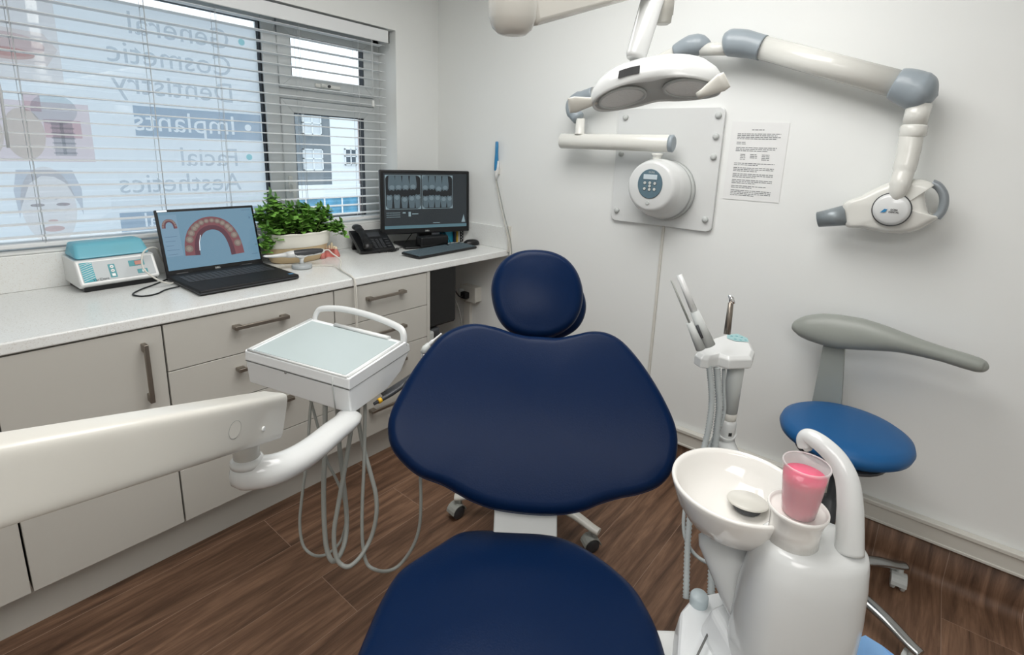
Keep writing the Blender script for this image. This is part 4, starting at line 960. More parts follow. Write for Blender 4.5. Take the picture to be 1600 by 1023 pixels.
obj('grab_handle', MB().tube(cr_([wp(1456, 286, hx + .03), wp(1466, 291, hx + .03), wp(1474, 303, hx + .03), wp(1475, 317, hx + .03), wp(1471, 330, hx + .03), wp(1463, 340, hx + .03)], 6), .0125, 16), mat('silver_grip', (150, 157, 162), 0.35, metal=0.4), xr)
dk = wp(1393, 327, hx - .008)
obj('joint_ring', MB().lathe(dk, [(.051, 0), (.0535, .004), (.051, .007)], 48, -X0), M['dkgrey'], xr)
jd = obj('joint_disc', MB().lathe(dk, [(.051, 0), (.050, .008), (.040, .014), (.0, .016)], 48, -X0), M['white'], xr)
text_obj('lettering', 'DÜRR\nDENTAL', .0072, M['dkgrey'], dk + V((-.0178, -.008, -.004)), R3, Z0, jd, bold=.0002)
lg2 = MB(); lg2.poly([dk + V((-.0174, y, z - .006)) for y, z in ((.028, -.006), (.020, -.004), (.014, .007), (.018, .007))]); lg2.poly([dk + V((-.0175, y, z - .006)) for y, z in ((.020, -.005), (.014, -.003), (.009, .0075), (.015, .0055))]); obj('maker_mark', lg2, M['bluew'], jd)

# ---- notice sheet
pr0 = [(-1.712, 1.578), (-1.921, 1.572), (-1.922, 1.277), (-1.710, 1.276)]
nt = thing('paper_notice', (-.004, -1.816, 1.276), 'white printed notice sheet on the right wall beside the x-ray plate', 'notice')
obj('sheet', MB().prism([(-a, b_) for a, b_ in pr0], (-.001, 0, 0), R3, Z0, -X0, .0012), M['paper'], nt)
tx = MB(); rg = random.Random(3)
def tl(y, z, wd, h=.0026):
    x = y
    while x < y + wd:
        w_ = rg.uniform(.006, .018); w_ = min(w_, y + wd - x); tx.faces([V((-.0026, -x, z)), V((-.0026, -x - w_, z)), V((-.0026, -x - w_, z + h)), V((-.0026, -x, z + h))], [(0, 1, 2, 3)]); x += w_ + .0022
lines = [(1.79, 1.545, .045)] + [(1.738, 1.530 - .0062 * i, .158 - .012 * (i % 2)) for i in range(4)] + [(1.738, 1.498 - .0062 * i, .035) for i in range(2)] + [(1.738, 1.478 - .0062 * i, (.15, .145, .12)[i]) for i in range(3)] + [(1.758, 1.452 - .0062 * i, .02) for i in range(4)] + [(1.795, 1.452 - .0062 * i, .026) for i in range(3)] + [(1.838, 1.452 - .0062 * i, .028) for i in range(4)]
zz = 1.418
for n_, w_ in ((2, .15), (3, .15), (3, .15), (3, .15), (2, .13), (4, .15)):
    for i in range(n_): lines.append((1.738, zz, w_ if i < n_ - 1 else w_ * .6)); zz -= .0062
    zz -= .005
for y, z, w_ in lines: tl(y, z, w_)
obj('printed_text', tx, M['inkgrey'], nt)

# ---- blue camera wand with its lead on the right wall
wa, wb_ = wp(776.5, 221, -.02), wp(775, 281, -.02)
cw = thing('camera_wand', (wb_.x, wb_.y, wb_.z), 'slim blue and white camera wand hanging on the right wall above the monitor', 'dental camera')
def seg_(t): return wa.lerp(wb_, t)
obj('wand_body', MB().tube([seg_(0), seg_(.02), seg_(.3), seg_(.55), seg_(.72), seg_(.78)], [.007, .010, .0105, .014, .014, .009], 16, flat=.7), M['bluew'], cw)
obj('white_grip', MB().tube([seg_(.5) + V((.006, -.004, 0)), seg_(.7) + V((.005, -.003, 0)), seg_(.85), seg_(1.0)], [.010, .014, .0125, .007], 16, flat=.8), M['white'], cw)
obj('wall_clip', MB().box((-.015, wb_.y - .012, wb_.z + .03), (-.0003, wb_.y + .012, wb_.z + .06), .003), M['cream'], cw)
obj('lead', MB().tube(cr_([wp(775, 281, -.02), wp(779, 305, -.016), wp(785, 333, -.02), wp(791, 360, -.022), wp(796, 383, -.022), wp(797, 398, -.03), wp(796, 410, -.03), wp(790, 470, -.03)], 8), .0028, 8), M['cream'], cw)
obj('lead', MB().tube(cr_([wp(776, 281, -.02), wp(782, 308, -.014), wp(788, 335, -.018), wp(795, 362, -.022), wp(799, 385, -.022), wp(799, 410, -.03), wp(793, 470, -.03)], 8), .0022, 8), M['hose'], cw)

# ================================================================== DENTAL LAMP
lm = thing('dental_light', SD(800, 0, .92), 'white overhead dental light with two oval lenses on its jointed arm', 'dental light')
LT = mat('lamp_arm_white', (228, 226, 218), 0.25, coat=0.3)
e0 = SD(801, 18, .92)
obj('arm_elbow', MB().tube([V((e0.x, e0.y, e0.z - .040)), V((e0.x, e0.y, e0.z - .037)), V((e0.x, e0.y, e0.z - .028)), V((e0.x, e0.y, e0.z - .012)), V((e0.x, e0.y, e0.z + .02)), V((e0.x, e0.y, e0.z + .10)), V((e0.x, e0.y, e0.z + .105)), V((e0.x, e0.y, HC))], [.012, .026, .036, .0425, .044, .044, .026, .026], 36), LT, lm)
q0, q1 = SD(818, 8, .93), SD(1036, -42, 1.30)
d_ = (q1 - q0).normalized(); sd_ = d_.cross(Z0).normalized(); ud_ = sd_.cross(d_)
mxa = Matrix(((d_.x, sd_.x, ud_.x, q0.x), (d_.y, sd_.y, ud_.y, q0.y), (d_.z, sd_.z, ud_.z, q0.z), (0, 0, 0, 1)))
obj('arm_beam', MB().box((-.01, -.032, -.037), ((q1 - q0).length, .032, .040), .012, 3, mxa), LT, lm)
k0 = SD(1036, -30, 1.28)
kb_ = SD(1035, 38, 1.28)
obj('arm_knuckle', MB().tube([V((kb_.x, kb_.y, kb_.z + .13)), V((kb_.x, kb_.y, kb_.z + .022)), V((kb_.x, kb_.y, kb_.z + .02)), V((kb_.x, kb_.y, kb_.z + .004)), V((kb_.x, kb_.y, kb_.z))], [.024, .024, .0215, .0205, .015], 24), M['cream'], lm)
y0_, y1_ = SD(1022, -8, 1.25), SD(992, 93, 1.20)
obj('lamp_yoke', MB().tube([y0_ + (y0_ - y1_) * .3, y0_, y0_.lerp(y1_, .5), y0_.lerp(y1_, .94), y1_], [(.018, .030), (.016, .028), (.015, .026), (.014, .024), (.010, .020)], 20, up=tuple(CF)), M['white'], lm)
obj('yoke_pin', MB().cyl(SD(996, 93, 1.205), SD(998, 108, 1.21), .0085, .007, 16), M['lgrey'], lm)
lc = SD(1022, 142, 1.22)
lu = (SD(1125, 112, 1.17) - SD(932, 141, 1.285)).normalized()
vd = (lc - CP).normalized(); v0 = (vd - lu * vd.dot(lu)).normalized(); u0 = lu.cross(v0)
if u0.z < 0: u0 = -u0
tl_ = math.radians(27); lv = v0 * math.cos(tl_) - u0 * math.sin(tl_); lh = u0 * math.cos(tl_) + v0 * math.sin(tl_)
LA, LB = .149, .066
def lpt(a, fr, h):
    ca, sa = math.cos(a), math.sin(a); e = 2.0 / 2.35
    x = LA * fr * math.copysign(abs(ca) ** e, ca); y = LB * fr * math.copysign(abs(sa) ** e, sa)
    y *= 1 - .20 * math.exp(-(x / .035) ** 2) * (1 if fr <= 1.0 and h < .02 else .3)
    return lc + lu * x + lv * y + lh * (h - .9 * x * x)
def lrings(prof, seg=64): return [[lpt(2 * PI * k / seg, fr, h) for k in range(seg)] for fr, h in prof]
obj('lamp_housing', MB().loft(lrings([(.955, .004), (.965, -.003), (.99, -.003), (1.01, .003), (1.03, .014), (1.02, .028), (.96, .044), (.84, .058), (.62, .066), (.35, .070), (.1, .071)]), False, 'dome'), M['white'], lm)
obj('reflector_plate', MB().loft(lrings([(.96, .001), (.7, .004), (.3, .004), (.05, .004)]), False, True), M['lgrey'], lm)
for sx__ in (-.076, .078):
    seg = 36; rr = []
    for fr, h in ((1.0, .001), (1.0, -.0035), (.90, -.004), (.88, -.001)): rr.append([lc + lu * (sx__ + .058 * fr * math.cos(2 * PI * k / seg)) + lv * (.047 * fr * math.sin(2 * PI * k / seg)) + lh * (h - .9 * (sx__ + .058 * fr * math.cos(2 * PI * k / seg)) ** 2) for k in range(seg)])
    obj('lens_ring', MB().loft(rr, False, False), M['lgrey'], lm)
    rr = []
    for fr, h in ((.89, -.0005), (.6, .001), (.3, .0015), (.05, .002)): rr.append([lc + lu * (sx__ + .058 * fr * math.cos(2 * PI * k / seg)) + lv * (.047 * fr * math.sin(2 * PI * k / seg)) + lh * (h - .9 * (sx__ + .058 * fr * math.cos(2 * PI * k / seg)) ** 2) for k in range(seg)])
    obj('lens', MB().loft(rr, False, True), M['reflect'], lm)
dd = MB(); rows = []
for h in (.014, .034):
    rows.append([lpt(-PI / 2 + a, 1.035 if h < .03 else 1.005, h) - lv * .002 for a in (-.42, -.34, -.26, -.18, -.10)])
dd.faces(rows[0] + rows[1], [(i, i + 1, i + 6, i + 5) for i in range(4)])
obj('sensor_window', dd, M['blackm'], lm)
def paddle(px0, py0, px1, py1, dep0, dep1, nm):
    a, b_ = SD(px0, py0, dep0), SD(px1, py1, dep1); d = (b_ - a).normalized()
    P = [a, a + d * .012, a.lerp(b_, .35), a.lerp(b_, .8), b_]
    return obj(nm, MB().tube(P, [(.008, .008), (.009, .009), (.012, .006), (.019, .0055), (.017, .004)], 18, up=tuple(u0)), M['cream'], lm)
paddle(936, 157, 889, 165, 1.27, 1.24, 'lamp_handle'); paddle(1090, 150, 1136, 124, 1.12, 1.08, 'lamp_handle')

# ================================================================== DELIVERY UNIT
du = thing('delivery_unit', SD(430, 700, 1.0), 'white instrument tray unit on a long swivel arm with grey hoses hanging below', 'dental delivery unit')
A_, B_ = SD(426, 647, 1.0), SD(-60, 762, .5)
d_ = (B_ - A_).normalized(); s_ = d_.cross(Z0).normalized(); u_ = s_.cross(d_)
Lr = (B_ - A_).length + .18
ends = []
def sect(o, hh, hw, n=24, tz=0):
    e = 2 / 7.0; out = []
    for k in range(n * 2):
        a = 2 * PI * (k + .5) / (2 * n); ca, sa = math.cos(a), math.sin(a); out.append(o + u_ * (hh * math.copysign(abs(ca) ** e, ca) + tz) + s_ * (hw * math.copysign(abs(sa) ** e, sa)))
    return out
hh_ = .043
obj('swivel_arm', MB().loft([sect(A_ + d_ * .0, hh_ * .86, .020), sect(A_ + d_ * .002, hh_ * .94, .026), sect(A_ + d_ * .008, hh_, .031), sect(A_ + d_ * .2, hh_ * 1.0, .033), sect(A_ + d_ * Lr, hh_ * 1.0, .034)], True, True), M['cream'], du)
near = s_ if s_.dot(CP - A_) > 0 else -s_
c = A_ + d_ * .155 + near * .0326; cap_ = obj('arm_cap', MB().lathe(c, [(.0142, -.003), (.0142, .0004)], 32, near, cap1=True), M['cream'], du); obj('cap_ring', MB().lathe(c, [(.0142, -.001), (.0146, .0007), (.0150, -.001)], 32, near), M['hose'], cap_)
c = A_ + d_ * .075 + near * .0322 - u_ * .012; obj('arm_screw_cap', MB().lathe(c, [(.0045, -.002), (.0045, .001), (.003, .0018)], 16, near, cap1=True), M['white'], du)
hub = SD(388, 738, 1.0)
obj('swivel_post', MB().tube([hub + V((0, 0, .085)), hub + V((0, 0, .02))], [.0235, .0235], 28), mat('frosted_post', (205, 204, 198), .35), du)
obj('swivel_collar', MB().lathe(hub, [(.030, .020), (.030, .028), (.026, .034), (.0235, .036)], 32, cap0=True), M['white'], du)
tz_ = .88
T0, T1, T2, T3 = SZ(383, 547, tz_), SZ(545, 592, tz_), SZ(634, 534, tz_), SZ(486, 497, tz_)   # front-left, front-right, back-right, back-left
be = (T1 + T2) / 2
br_path = cr_([hub, SD(420, 735, 1.01), SD(455, 722, 1.05), SD(490, 700, 1.11), SD(520, 675, 1.18), SD(540, 659, 1.24), SD(546, 650, 1.28)], 6)
nb = len(br_path)
obj('curved_bracket', MB().tube([hub + (hub - br_path[3]).normalized() * .03, hub + (hub - br_path[3]).normalized() * .025, hub + (hub - br_path[3]).normalized() * .01] + br_path, [(.014, .012), (.024, .024), (.031, .031)] + [(.033 - .017 * i / nb, .032 - .001 * i / nb) for i in range(nb)], 28, up=(0, 0, 1)), M['white'], du)
def bil(s, t): return (T0 * (1 - s) + T1 * s) * (1 - t) + (T3 * (1 - s) + T2 * s) * t
def prof_ring(s, prof): return [bil(s, t) + V((0, 0, z)) for t, z in prof]
PB = [(0.0, 0.0), (-.012, -.030), (.01, -.096), (.62, -.100), (.92, -.076), (1.10, -.036), (1.07, -.012), (1.0, 0.0)]
up_p = [(0.0, 0.0), (-.010, -.028), (1.09, -.034), (1.075, -.014), (1.0, 0.0)]
lo_p = [(-.006, -.0285), (.02, -.096), (.62, -.100), (.90, -.078), (1.08, -.0345)]
def tray_part(pf, nm, s0=0.0, s1=1.0):
    b = MB(); b.loft([prof_ring(s, pf) for s in (s0, s1)], True, True, smooth=False)
    bmesh.ops.remove_doubles(b.b, verts=b.b.verts[:], dist=1e-5); o_ = obj(nm, b, M['satin2'], du); md = o_.modifiers.new('bevel', 'BEVEL'); md.width = .004; md.segments = 3; md.limit_method = 'ANGLE'; md.angle_limit = .3; return o_
M['satin2'] = mat('delivery_white', (236, 239, 240), 0.32, coat=.2)
top_ = tray_part(up_p, 'tray_top_shell', -.005, 1.005); tray_part(lo_p, 'tray_housing')
b = MB(); rim = [(.055, .045), (.945, .045), (.945, .93), (.055, .93)]
b.loft([[bil(s, t) + V((0, 0, h)) for s, t in rim] for h in (-.002, .0012)], True, True, smooth=False); obj('tray_mat', b, M['traymat'], du)
rm = MB()
def rimbar(p_, q_, w_=.006): rm.tube([bil(*p_) + V((0, 0, .001)), bil(*q_) + V((0, 0, .001))], [w_ * .6, w_ * .6], 8)
rimbar((.02, .015), (.98, .015)); rimbar((.98, .015), (.98, .97)); rimbar((.02, .015), (.02, .97)); obj('tray_rim', rm, M['white'], top_)
obj('front_groove', MB().tube([bil(.86, -.004) + V((0, 0, -.006)), bil(.86, -.014) + V((0, 0, -.030)), bil(.86, .012) + V((0, 0, -.094))], [.0016] * 3, 6), M['lgrey'], du)
obj('lid_seam', MB().loft([prof_ring(s_, [(-.0125, -.0281), (-.0095, -.0287), (1.088, -.0343), (1.091, -.0337)]) for s_ in (-.004, 1.004)], True, True, smooth=False), M['line'], du)
obj('lid_catch', MB().lathe(bil(.42, -.012) + V((0, 0, -.0295)), [(.003, 0), (.003, .002)], 10, (T1 - T0).cross(Z0).normalized(), cap1=True), M['line'], du)
obj('rear_lip', MB().tube([bil(.30, .96) + V((0, 0, .004)), bil(.86, .96) + V((0, 0, .004))], [(.006, .008)] * 2, 12, up=(0, 0, 1)), M['white'], du)
hp_ = cr_([bil(.04, 1.0) + V((0, 0, -.01)), bil(.05, 1.02) + V((0, 0, .016)), bil(.10, 1.05) + V((0, 0, .034)), bil(.30, 1.10) + V((0, 0, .043)), bil(.60, 1.10) + V((0, 0, .043)), bil(.88, 1.05) + V((0, 0, .036)), bil(.965, 1.02) + V((0, 0, .024)), bil(.98, 1.0) + V((0, 0, -.012))], 7)
obj('tray_handle', MB().tube(hp_, [(.0075, .010)] * len(hp_), 16, up=(0, 0, 1)), M['white'], du)
def hose(name, pts, r, mt, parent, deps, n=8, seg=10):
    P = [SD(a, b_, d) for (a, b_), d in zip(pts, deps)]; return obj(name, MB().tube(cr_(P, n), r, seg), mt, parent)
def zz3(l): return [(400 + a / 3.653, 640 + b_ / 3.653) for a, b_ in l]
hA = zz3([(318, -60), (308, 20), (290, 280), (262, 500), (250, 650), (268, 770), (320, 825), (380, 832), (440, 800), (490, 735), (514, 620), (500, 500), (455, 390), (405, 290), (360, 120), (310, -60)])
hB = zz3([(395, -40), (392, 230), (386, 450), (390, 650), (403, 790), (435, 862), (475, 835), (510, 740), (517, 600), (498, 400), (474, 180), (465, -20)])
hC = zz3([(560, -10), (540, 130), (510, 320), (470, 540), (445, 700), (455, 830), (490, 885), (540, 890), (605, 825), (660, 720), (687, 600), (683, 480), (650, 350), (610, 200), (585, 60), (580, -20)])
hD = zz3([(622, -60), (621, 100), (615, 350), (606, 560), (608, 750), (630, 870), (680, 912), (750, 920), (820, 885), (890, 790), (930, 680), (941, 550), (938, 385), (930, 200), (915, 50)])
hose('hose', hA, .0038, M['hose'], du, [1.36] * 7 + [1.38, 1.40] + [1.42] * 7)
hose('hose', hB, .0062, M['hose'], du, [1.33] * 6 + [1.36, 1.39] + [1.41] * 4)
hose('hose', hC, .0056, M['hose'], du, [1.31] * 8 + [1.34] + [1.36] * 7)
hose('hose', hD, .0045, M['hose'], du, [1.35] * 7 + [1.38] + [1.40] * 7)
# instruments parked at the far side of the tray
sy0 = SD(664, 560, 1.48)
obj('syringe_body', MB().tube([SD(658, 590, 1.46), SD(662, 560, 1.48), SD(664, 546, 1.485)], [.010, .0105, .009], 16), M['chrome'], du)
obj('syringe_head', MB().tube([SD(662, 552, 1.48), SD(665, 544, 1.485), SD(671, 537, 1.49)], [.011, .011, .007], 16), M['lgrey'], du)
obj('syringe_tip', MB().tube(cr_([SD(669, 540, 1.487), SD(676, 533, 1.49), SD(683, 527, 1.495), SD(690, 521, 1.5)], 4), [.006] * 5 + [.0035] * 4 + [.003] * 4, 10), M['white'], du)
obj('handpiece', MB().tube([SD(584, 631, 1.36), SD(596, 624, 1.375), SD(612, 615, 1.39), SD(628, 604, 1.41), SD(634, 594, 1.42)], [.004, .006, .0065, .006, .004], 14), M['dkgrey'], du)
obj('colour_ring', MB().tube([SD(591, 627, 1.366), SD(596, 624, 1.372)], [.0072, .0072], 14), M['orange'], du)
obj('instrument_holder', MB().tube([SD(598, 618, 1.40), SD(640, 590, 1.44), SD(660, 575, 1.47)], [(.006, .012)] * 3, 12), M['dkgrey'], du)

# ================================================================== DENTAL CHAIR
th = math.radians(39); ca = V((math.cos(th), math.sin(th), 0)); cr2 = V((math.sin(th), -math.cos(th), 0))
ch = thing('dental_chair', V((-1.45, -1.84, 0)), 'navy blue dental patient chair with broad winged backrest and round headrest', 'dental chair')
inc = math.radians(52); U_ = ca * math.cos(inc) + Z0 * math.sin(inc); N_ = -ca * math.sin(inc) + Z0 * math.cos(inc)
bo_ = SZ(845, 803, .58)
BO = [(846, 525.5), (872, 527), (900, 522), (925, 517), (950, 520), (974, 534), (1000, 563), (1025, 600), (1046, 639), (1058, 672), (1059, 704), (1050, 737), (1030, 759), (1000, 771), (971, 777), (940, 786), (912, 797), (880, 803), (845, 804), (800, 800), (765, 793), (730, 779), (693, 758), (655, 743), (630, 723), (611, 698), (605, 668), (611, 640), (626, 610), (645, 577), (668, 546), (690, 523), (715, 510), (742, 505), (772, 510), (800, 519), (822, 524)]
bout = outl(BO, lambda a, b_: SP(a, b_, bo_, N_), bo_, cr2, U_, 4)
def bdef(x, y, z):    # wings wrap gently towards the sitter
    return x, y, z + .30 * x * x * (1 if True else 0)
# the outline was taken on the flat plane, so wings are drawn in a little to keep their sight lines
bout2 = []
for x, y in bout:
    p = bo_ + cr2 * x + U_ * y; h = .30 * x * x - .02
    q = SP(*(lambda w_: ((w_.dot(CR) / w_.dot(CF)) * FPX + PPX, (w_.dot(CD) / w_.dot(CF)) * FPX + PPY))(p - CP), bo_ + N_ * h, N_)
    bout2.append(((q - bo_).dot(cr2), (q - bo_).dot(U_)))
back = obj('backrest', cushion(bout2, bo_, cr2, U_, N_, .062, .028, .006, bdef, 8, 10), M['navy'], ch)
def piping(out, o, u, v, n, h, r, deform=None):
    P = []
    for x, y in out:
        q = deform(x, y, h) if deform else (x, y, h); P.append(o + u * q[0] + v * q[1] + n * q[2])
    P.append(P[0]); P.append(P[1]); return MB().tube(P, r, 6, cap=False)
obj('piping', piping(bout2, bo_, cr2, U_, N_, -.034, .0022, bdef), M['navyp'], back)
SO = [(738, 826), (770, 825), (805, 826), (846, 830), (885, 840), (923, 860), (961, 889), (993, 921), (1014, 955), (1030, 990), (1042, 1030), (1050, 1080), (1040, 1160), (960, 1250), (800, 1290), (640, 1260), (530, 1170), (535, 1080), (556, 1026), (573, 985), (592, 942), (618, 898), (649, 873), (682, 851), (712, 832)]
so_ = SZ(800, 950, .5)
nS = V((0, 0, 1)); sout = outl(SO, lambda a, b_: SZ(a, b_, .488), SZ(800, 950, .488), cr2, ca, 4); so_ = SZ(800, 950, .488) + Z0 * .012
def sdef(x, y, z): return x, y, z + .14 * x * x
seat = obj('seat_cushion', cushion(sout, so_, cr2, ca, Z0, .085, .036, .012, sdef, 8, 10), M['navy'], ch)
obj('piping', piping(sout, so_, cr2, ca, Z0, -.045, .0022, sdef), M['navyp'], seat)
# headrest pads
hi = math.radians(64); HU = ca * math.cos(hi) + Z0 * math.sin(hi); HN = -ca * math.sin(hi) + Z0 * math.cos(hi)
hc = SD(840, 457, 1.50)
HO2 = [(840, 387), (866, 391), (888, 403), (904, 424), (912, 452), (910, 478), (900, 500), (884, 515), (862, 525), (838, 527), (812, 523), (792, 512), (778, 494), (770, 470), (768, 444), (776, 418), (792, 399), (814, 389)]
hout = outl(HO2, lambda a, b_: SP(a, b_, hc, HN), hc, cr2, HU, 4)
hr_ = obj('headrest', cushion(hout, hc, cr2, HU, HN, .055, .026, .008, None, 8, 8), M['navy'], ch)
obj('piping', piping(hout, hc, cr2, HU, HN, -.030, .002), M['navyp'], hr_)
o2 = hc - HN * .058 + cr2 * .026 - HU * .022
hout2 = [(x * .94, y * .82) for x, y in hout]
obj('headrest_rear_pad', cushion(hout2, o2, cr2, HU, HN, .05, .024, .004, None, 8, 8), M['navy'], ch)
obj('headrest_bar', MB().tube([hc - HN * .12 - HU * .02, bo_ + U_ * .25 - N_ * .09], [(.022, .008)] * 2, 12), M['chrome'], ch)
# frame between seat and back, underframe and pedestal
pb_ = SD(820, 812, 1.30); mxb = Matrix(((cr2.x, U_.x, N_.x, pb_.x), (cr2.y, U_.y, N_.y, pb_.y), (cr2.z, U_.z, N_.z, pb_.z), (0, 0, 0, 1)))
obj('back_bracket', MB().box((-.078, -.10, -.025), (.082, .16, -.003), .004, 2, mxb), M['satin'], ch)
obj('back_shell', cushion([(x * .8, y * .84 + .03) for x, y in bout2], bo_ - N_ * .066, cr2, U_, N_, .022, .010, 0, bdef, 4, 3), M['satin'], ch)
mxs = frame_mx((so_.x, so_.y, 0), th - PI / 2)
obj('seat_frame', MB().box((-.20, -.42, .345), (.20, .19, .395), .02, 3, mxs), M['satin'], ch)
obj('pedestal', MB().box((-.13, -.30, .03), (.13, .14, .35), .03, 3, mxs), M['satin'], ch)
obj('floor_plate', MB().box((-.19, -.50, .001), (.19, .18, .032), .012, 3, mxs), M['satin'], ch)

# ================================================================== CUSPIDOR UNIT
cu = thing('cuspidor_unit', SZ(1230, 1000, .0), 'white spittoon unit with ceramic bowl, curved spout and suction holder', 'dental unit')
hr0 = V((CR.x, CR.y, 0)).normalized(); hf0 = V((CF.x, CF.y, 0)).normalized()
bt_ = SZ(1262, 842, .80)
def se(o, rx, ry, z, e=2.6, seg=48, dx=0, dy=0):
    out = []
    for k in range(seg):
        a = 2 * PI * k / seg; c_, s__ = math.cos(a), math.sin(a); out.append(V((o.x, o.y, z)) + hr0 * (dx + rx * math.copysign(abs(c_) ** (2 / e), c_)) + hf0 * (dy + ry * math.copysign(abs(s__) ** (2 / e), s__)))
    return out
prf = [(.088, .080, .30, -.004), (.092, .085, .45, -.004), (.096, .088, .58, -.002), (.096, .084, .68, .002), (.091, .076, .745, .006), (.085, .067, .782, .010), (.081, .061, .793, .012), (.074, .054, .799, .012), (.05, .035, .802, .012), (.01, .01, .803, .012)]
obj('unit_body', MB().loft([se(bt_, a, b_, z, dx=dx) for a, b_, z, dx in prf], True, 'dome'), M['white'], cu)
bc = SZ(1152, 757, .822)
obj('bowl', MB().lathe(bc, [(a_ * 1.05, h_ * 1.0) for a_, h_ in [(.040, -.092), (.062, -.088), (.086, -.070), (.104, -.040), (.1125, -.012), (.116, 0), (.115, .0045), (.111, .005), (.106, -.002), (.099, -.020), (.082, -.044), (.055, -.060), (.025, -.066), (0, -.067)]], 64, cap0=True), M['ceramic'], cu)
fl = SZ(1168, 783, .776)
obj('drain_cover', MB().lathe(fl, [(0, .004), (.036, .004), (.038, .002), (.038, -.001), (.030, -.004), (0, -.004)], 40, V((.12, .05, 1))), M['cream'], cu)
obj('drain_seat', MB().lathe(V((fl.x, fl.y, fl.z - .014)), [(.026, 0), (.026, .008), (0, .009)], 30), M['dkgrey'], cu)
sp0, sp1 = SD(1142, 818, 1.06), SD(1218, 985, .95)
obj('bowl_support', MB().tube([sp0, sp0.lerp(sp1, .1), sp0.lerp(sp1, .6), sp1, sp1 + V((0, 0, -.1))], [(.035, .070), (.042, .078), (.044, .078), (.050, .076), (.05, .076)], 32, up=(CF.x, CF.y, CF.z)), M['white'], cu)
chd = SZ(1247, 795, .858)
obj('cup_holder', MB().lathe(chd, [(.040, -.062), (.040, -.030), (.041, -.020), (.044, -.008), (.0475, .000), (.0470, .005), (.0445, .005), (.043, .000), (.040, -.002), (0, -.003)], 44, sx=1.0, cap0=True), M['ceramic'], cu)
hook = [SD(1327, 862, .86), SD(1328, 820, .862), SD(1328, 785, .865), SD(1323, 748, .872), SD(1308, 718, .885), SD(1288, 697, .90), SD(1271, 685, .915), SD(1261, 682, .925), SD(1256, 688, .93), SD(1258, 697, .93)]
nh = cr_(hook, 6); obj('spout', MB().tube(nh, [.0220 - .0095 * min(1, i / 48) for i in range(len(nh))], 24), M['white'], cu)
obj('spout_nozzle', MB().tube([SD(1258, 693, .93), SD(1263, 702, .93)], [.0085, .0075], 16), M['white'], cu)
obj('spout_nozzle', MB().tube([SD(1301, 700, .90), SD(1305, 706, .90)], [.006, .005], 12), M['satin'], cu)
# lower housing
def hull(px, z0, z1, inset, nm, mt, bev=.012):
    P = [SZ(a, b_, z1) for a, b_ in px]; c = sum(P, V((0, 0, 0))) / len(P)
    top = [c + (p - c) * (1 - inset) for p in P]; mid = P; bot = [V((p.x, p.y, z0)) for p in P]
    b = MB(); b.loft([bot, [V((p.x, p.y, z1 - .05)) for p in mid], [V((p.x, p.y, z1)) for p in top]], True, True, smooth=False)
    bmesh.ops.remove_doubles(b.b, verts=b.b.verts[:], dist=1e-5); o_ = obj(nm, b, mt, cu); md = o_.modifiers.new('bevel', 'BEVEL'); md.width = bev; md.segments = 3; md.limit_method = 'ANGLE'; md.angle_limit = .35; return o_
hs1 = hull([(1058, 952), (1078, 928), (1148, 915), (1260, 905), (1340, 960), (1300, 1100), (1060, 1100), (1052, 1030)], .02, .50, .05, 'lower_housing', M['satin2'])
hs2 = hull([(1098, 945), (1150, 922), (1290, 900), (1350, 960), (1330, 1120), (1190, 1110)], .40, .56, .10, 'upper_housing', M['satin2'])
lc_ = SZ(1093, 930, .52)
obj('filter_cap', MB().lathe(lc_, [(.019, -.02), (.019, -.002), (.016, .003), (0, .004)], 28), M['lcd2'] if 'lcd2' in M else mat('smoky_cap', (190, 202, 206), .25), cu)
obj('filter_cap', MB().lathe(SZ(1137, 918, .54), [(.012, -.02), (.012, .002), (.009, .005), (0, .006)], 24), M['lgrey'], cu)
obj('housing_groove', MB().tube([SZ(1106, 990, .516), SZ(1090, 1023, .516), SZ(1085, 1036, .516)], .0022, 6), M['line'], cu)
obj('link_arm', MB().box((.20, -.09, .34), (.40, .02, .43), .015, 3, mxs), M['satin'], cu)
# suction holder
hz_ = .968
HP = [(1086, 550), (1094, 540), (1112, 528), (1138, 519), (1158, 522), (1172, 530), (1180, 546), (1176, 557), (1140, 558), (1124, 553), (1108, 557), (1096, 556)]
hd_ = [SZ(a, b_, hz_) for a, b_ in HP]; hcn = sum(hd_, V((0, 0, 0))) / len(hd_)
b = MB(); b.loft([[hcn + (p - hcn) * .9 - V((0, 0, .034)) for p in hd_], [p - V((0, 0, .030)) for p in hd_], [p - V((0, 0, .008)) for p in hd_], [hcn + (p - hcn) * .88 for p in hd_]], True, True, smooth=False)
ho_ = obj('suction_holder', b, M['white'], cu); md = ho_.modifiers.new('bevel', 'BEVEL'); md.width = .003; md.segments = 2; md.limit_method = 'ANGLE'; md.angle_limit = .3
kp = [SZ(a, b_, hz_ + .001) for a, b_ in ((1136, 523), (1152, 521), (1168, 528), (1170, 534), (1150, 533), (1136, 528))]
obj('touch_pad', MB().poly(kp), mat('aqua_pad', (150, 188, 190), .4), ho_)
kq = MB()
for a, b_ in ((1143, 525), (1151, 525), (1159, 527), (1149, 529.5), (1157, 531), (1165, 531)): kq.lathe(SZ(a, b_, hz_ + .0015), [(.0035, 0)], 12, Z0, cap1=True)
obj('pad_buttons', kq, M['tealc'], ho_)
cb0 = SZ(1150, 572, .925)
obj('holder_post', MB().tube([V((cb0.x, cb0.y, .94)), V((cb0.x, cb0.y, .80))], [.0205, .0185], 28), M['lgrey'], cu)
obj('holder_post', MB().tube([V((cb0.x, cb0.y, .80)), V((cb0.x, cb0.y, .775))], [.0185, .0178], 28), M['cream'], cu)
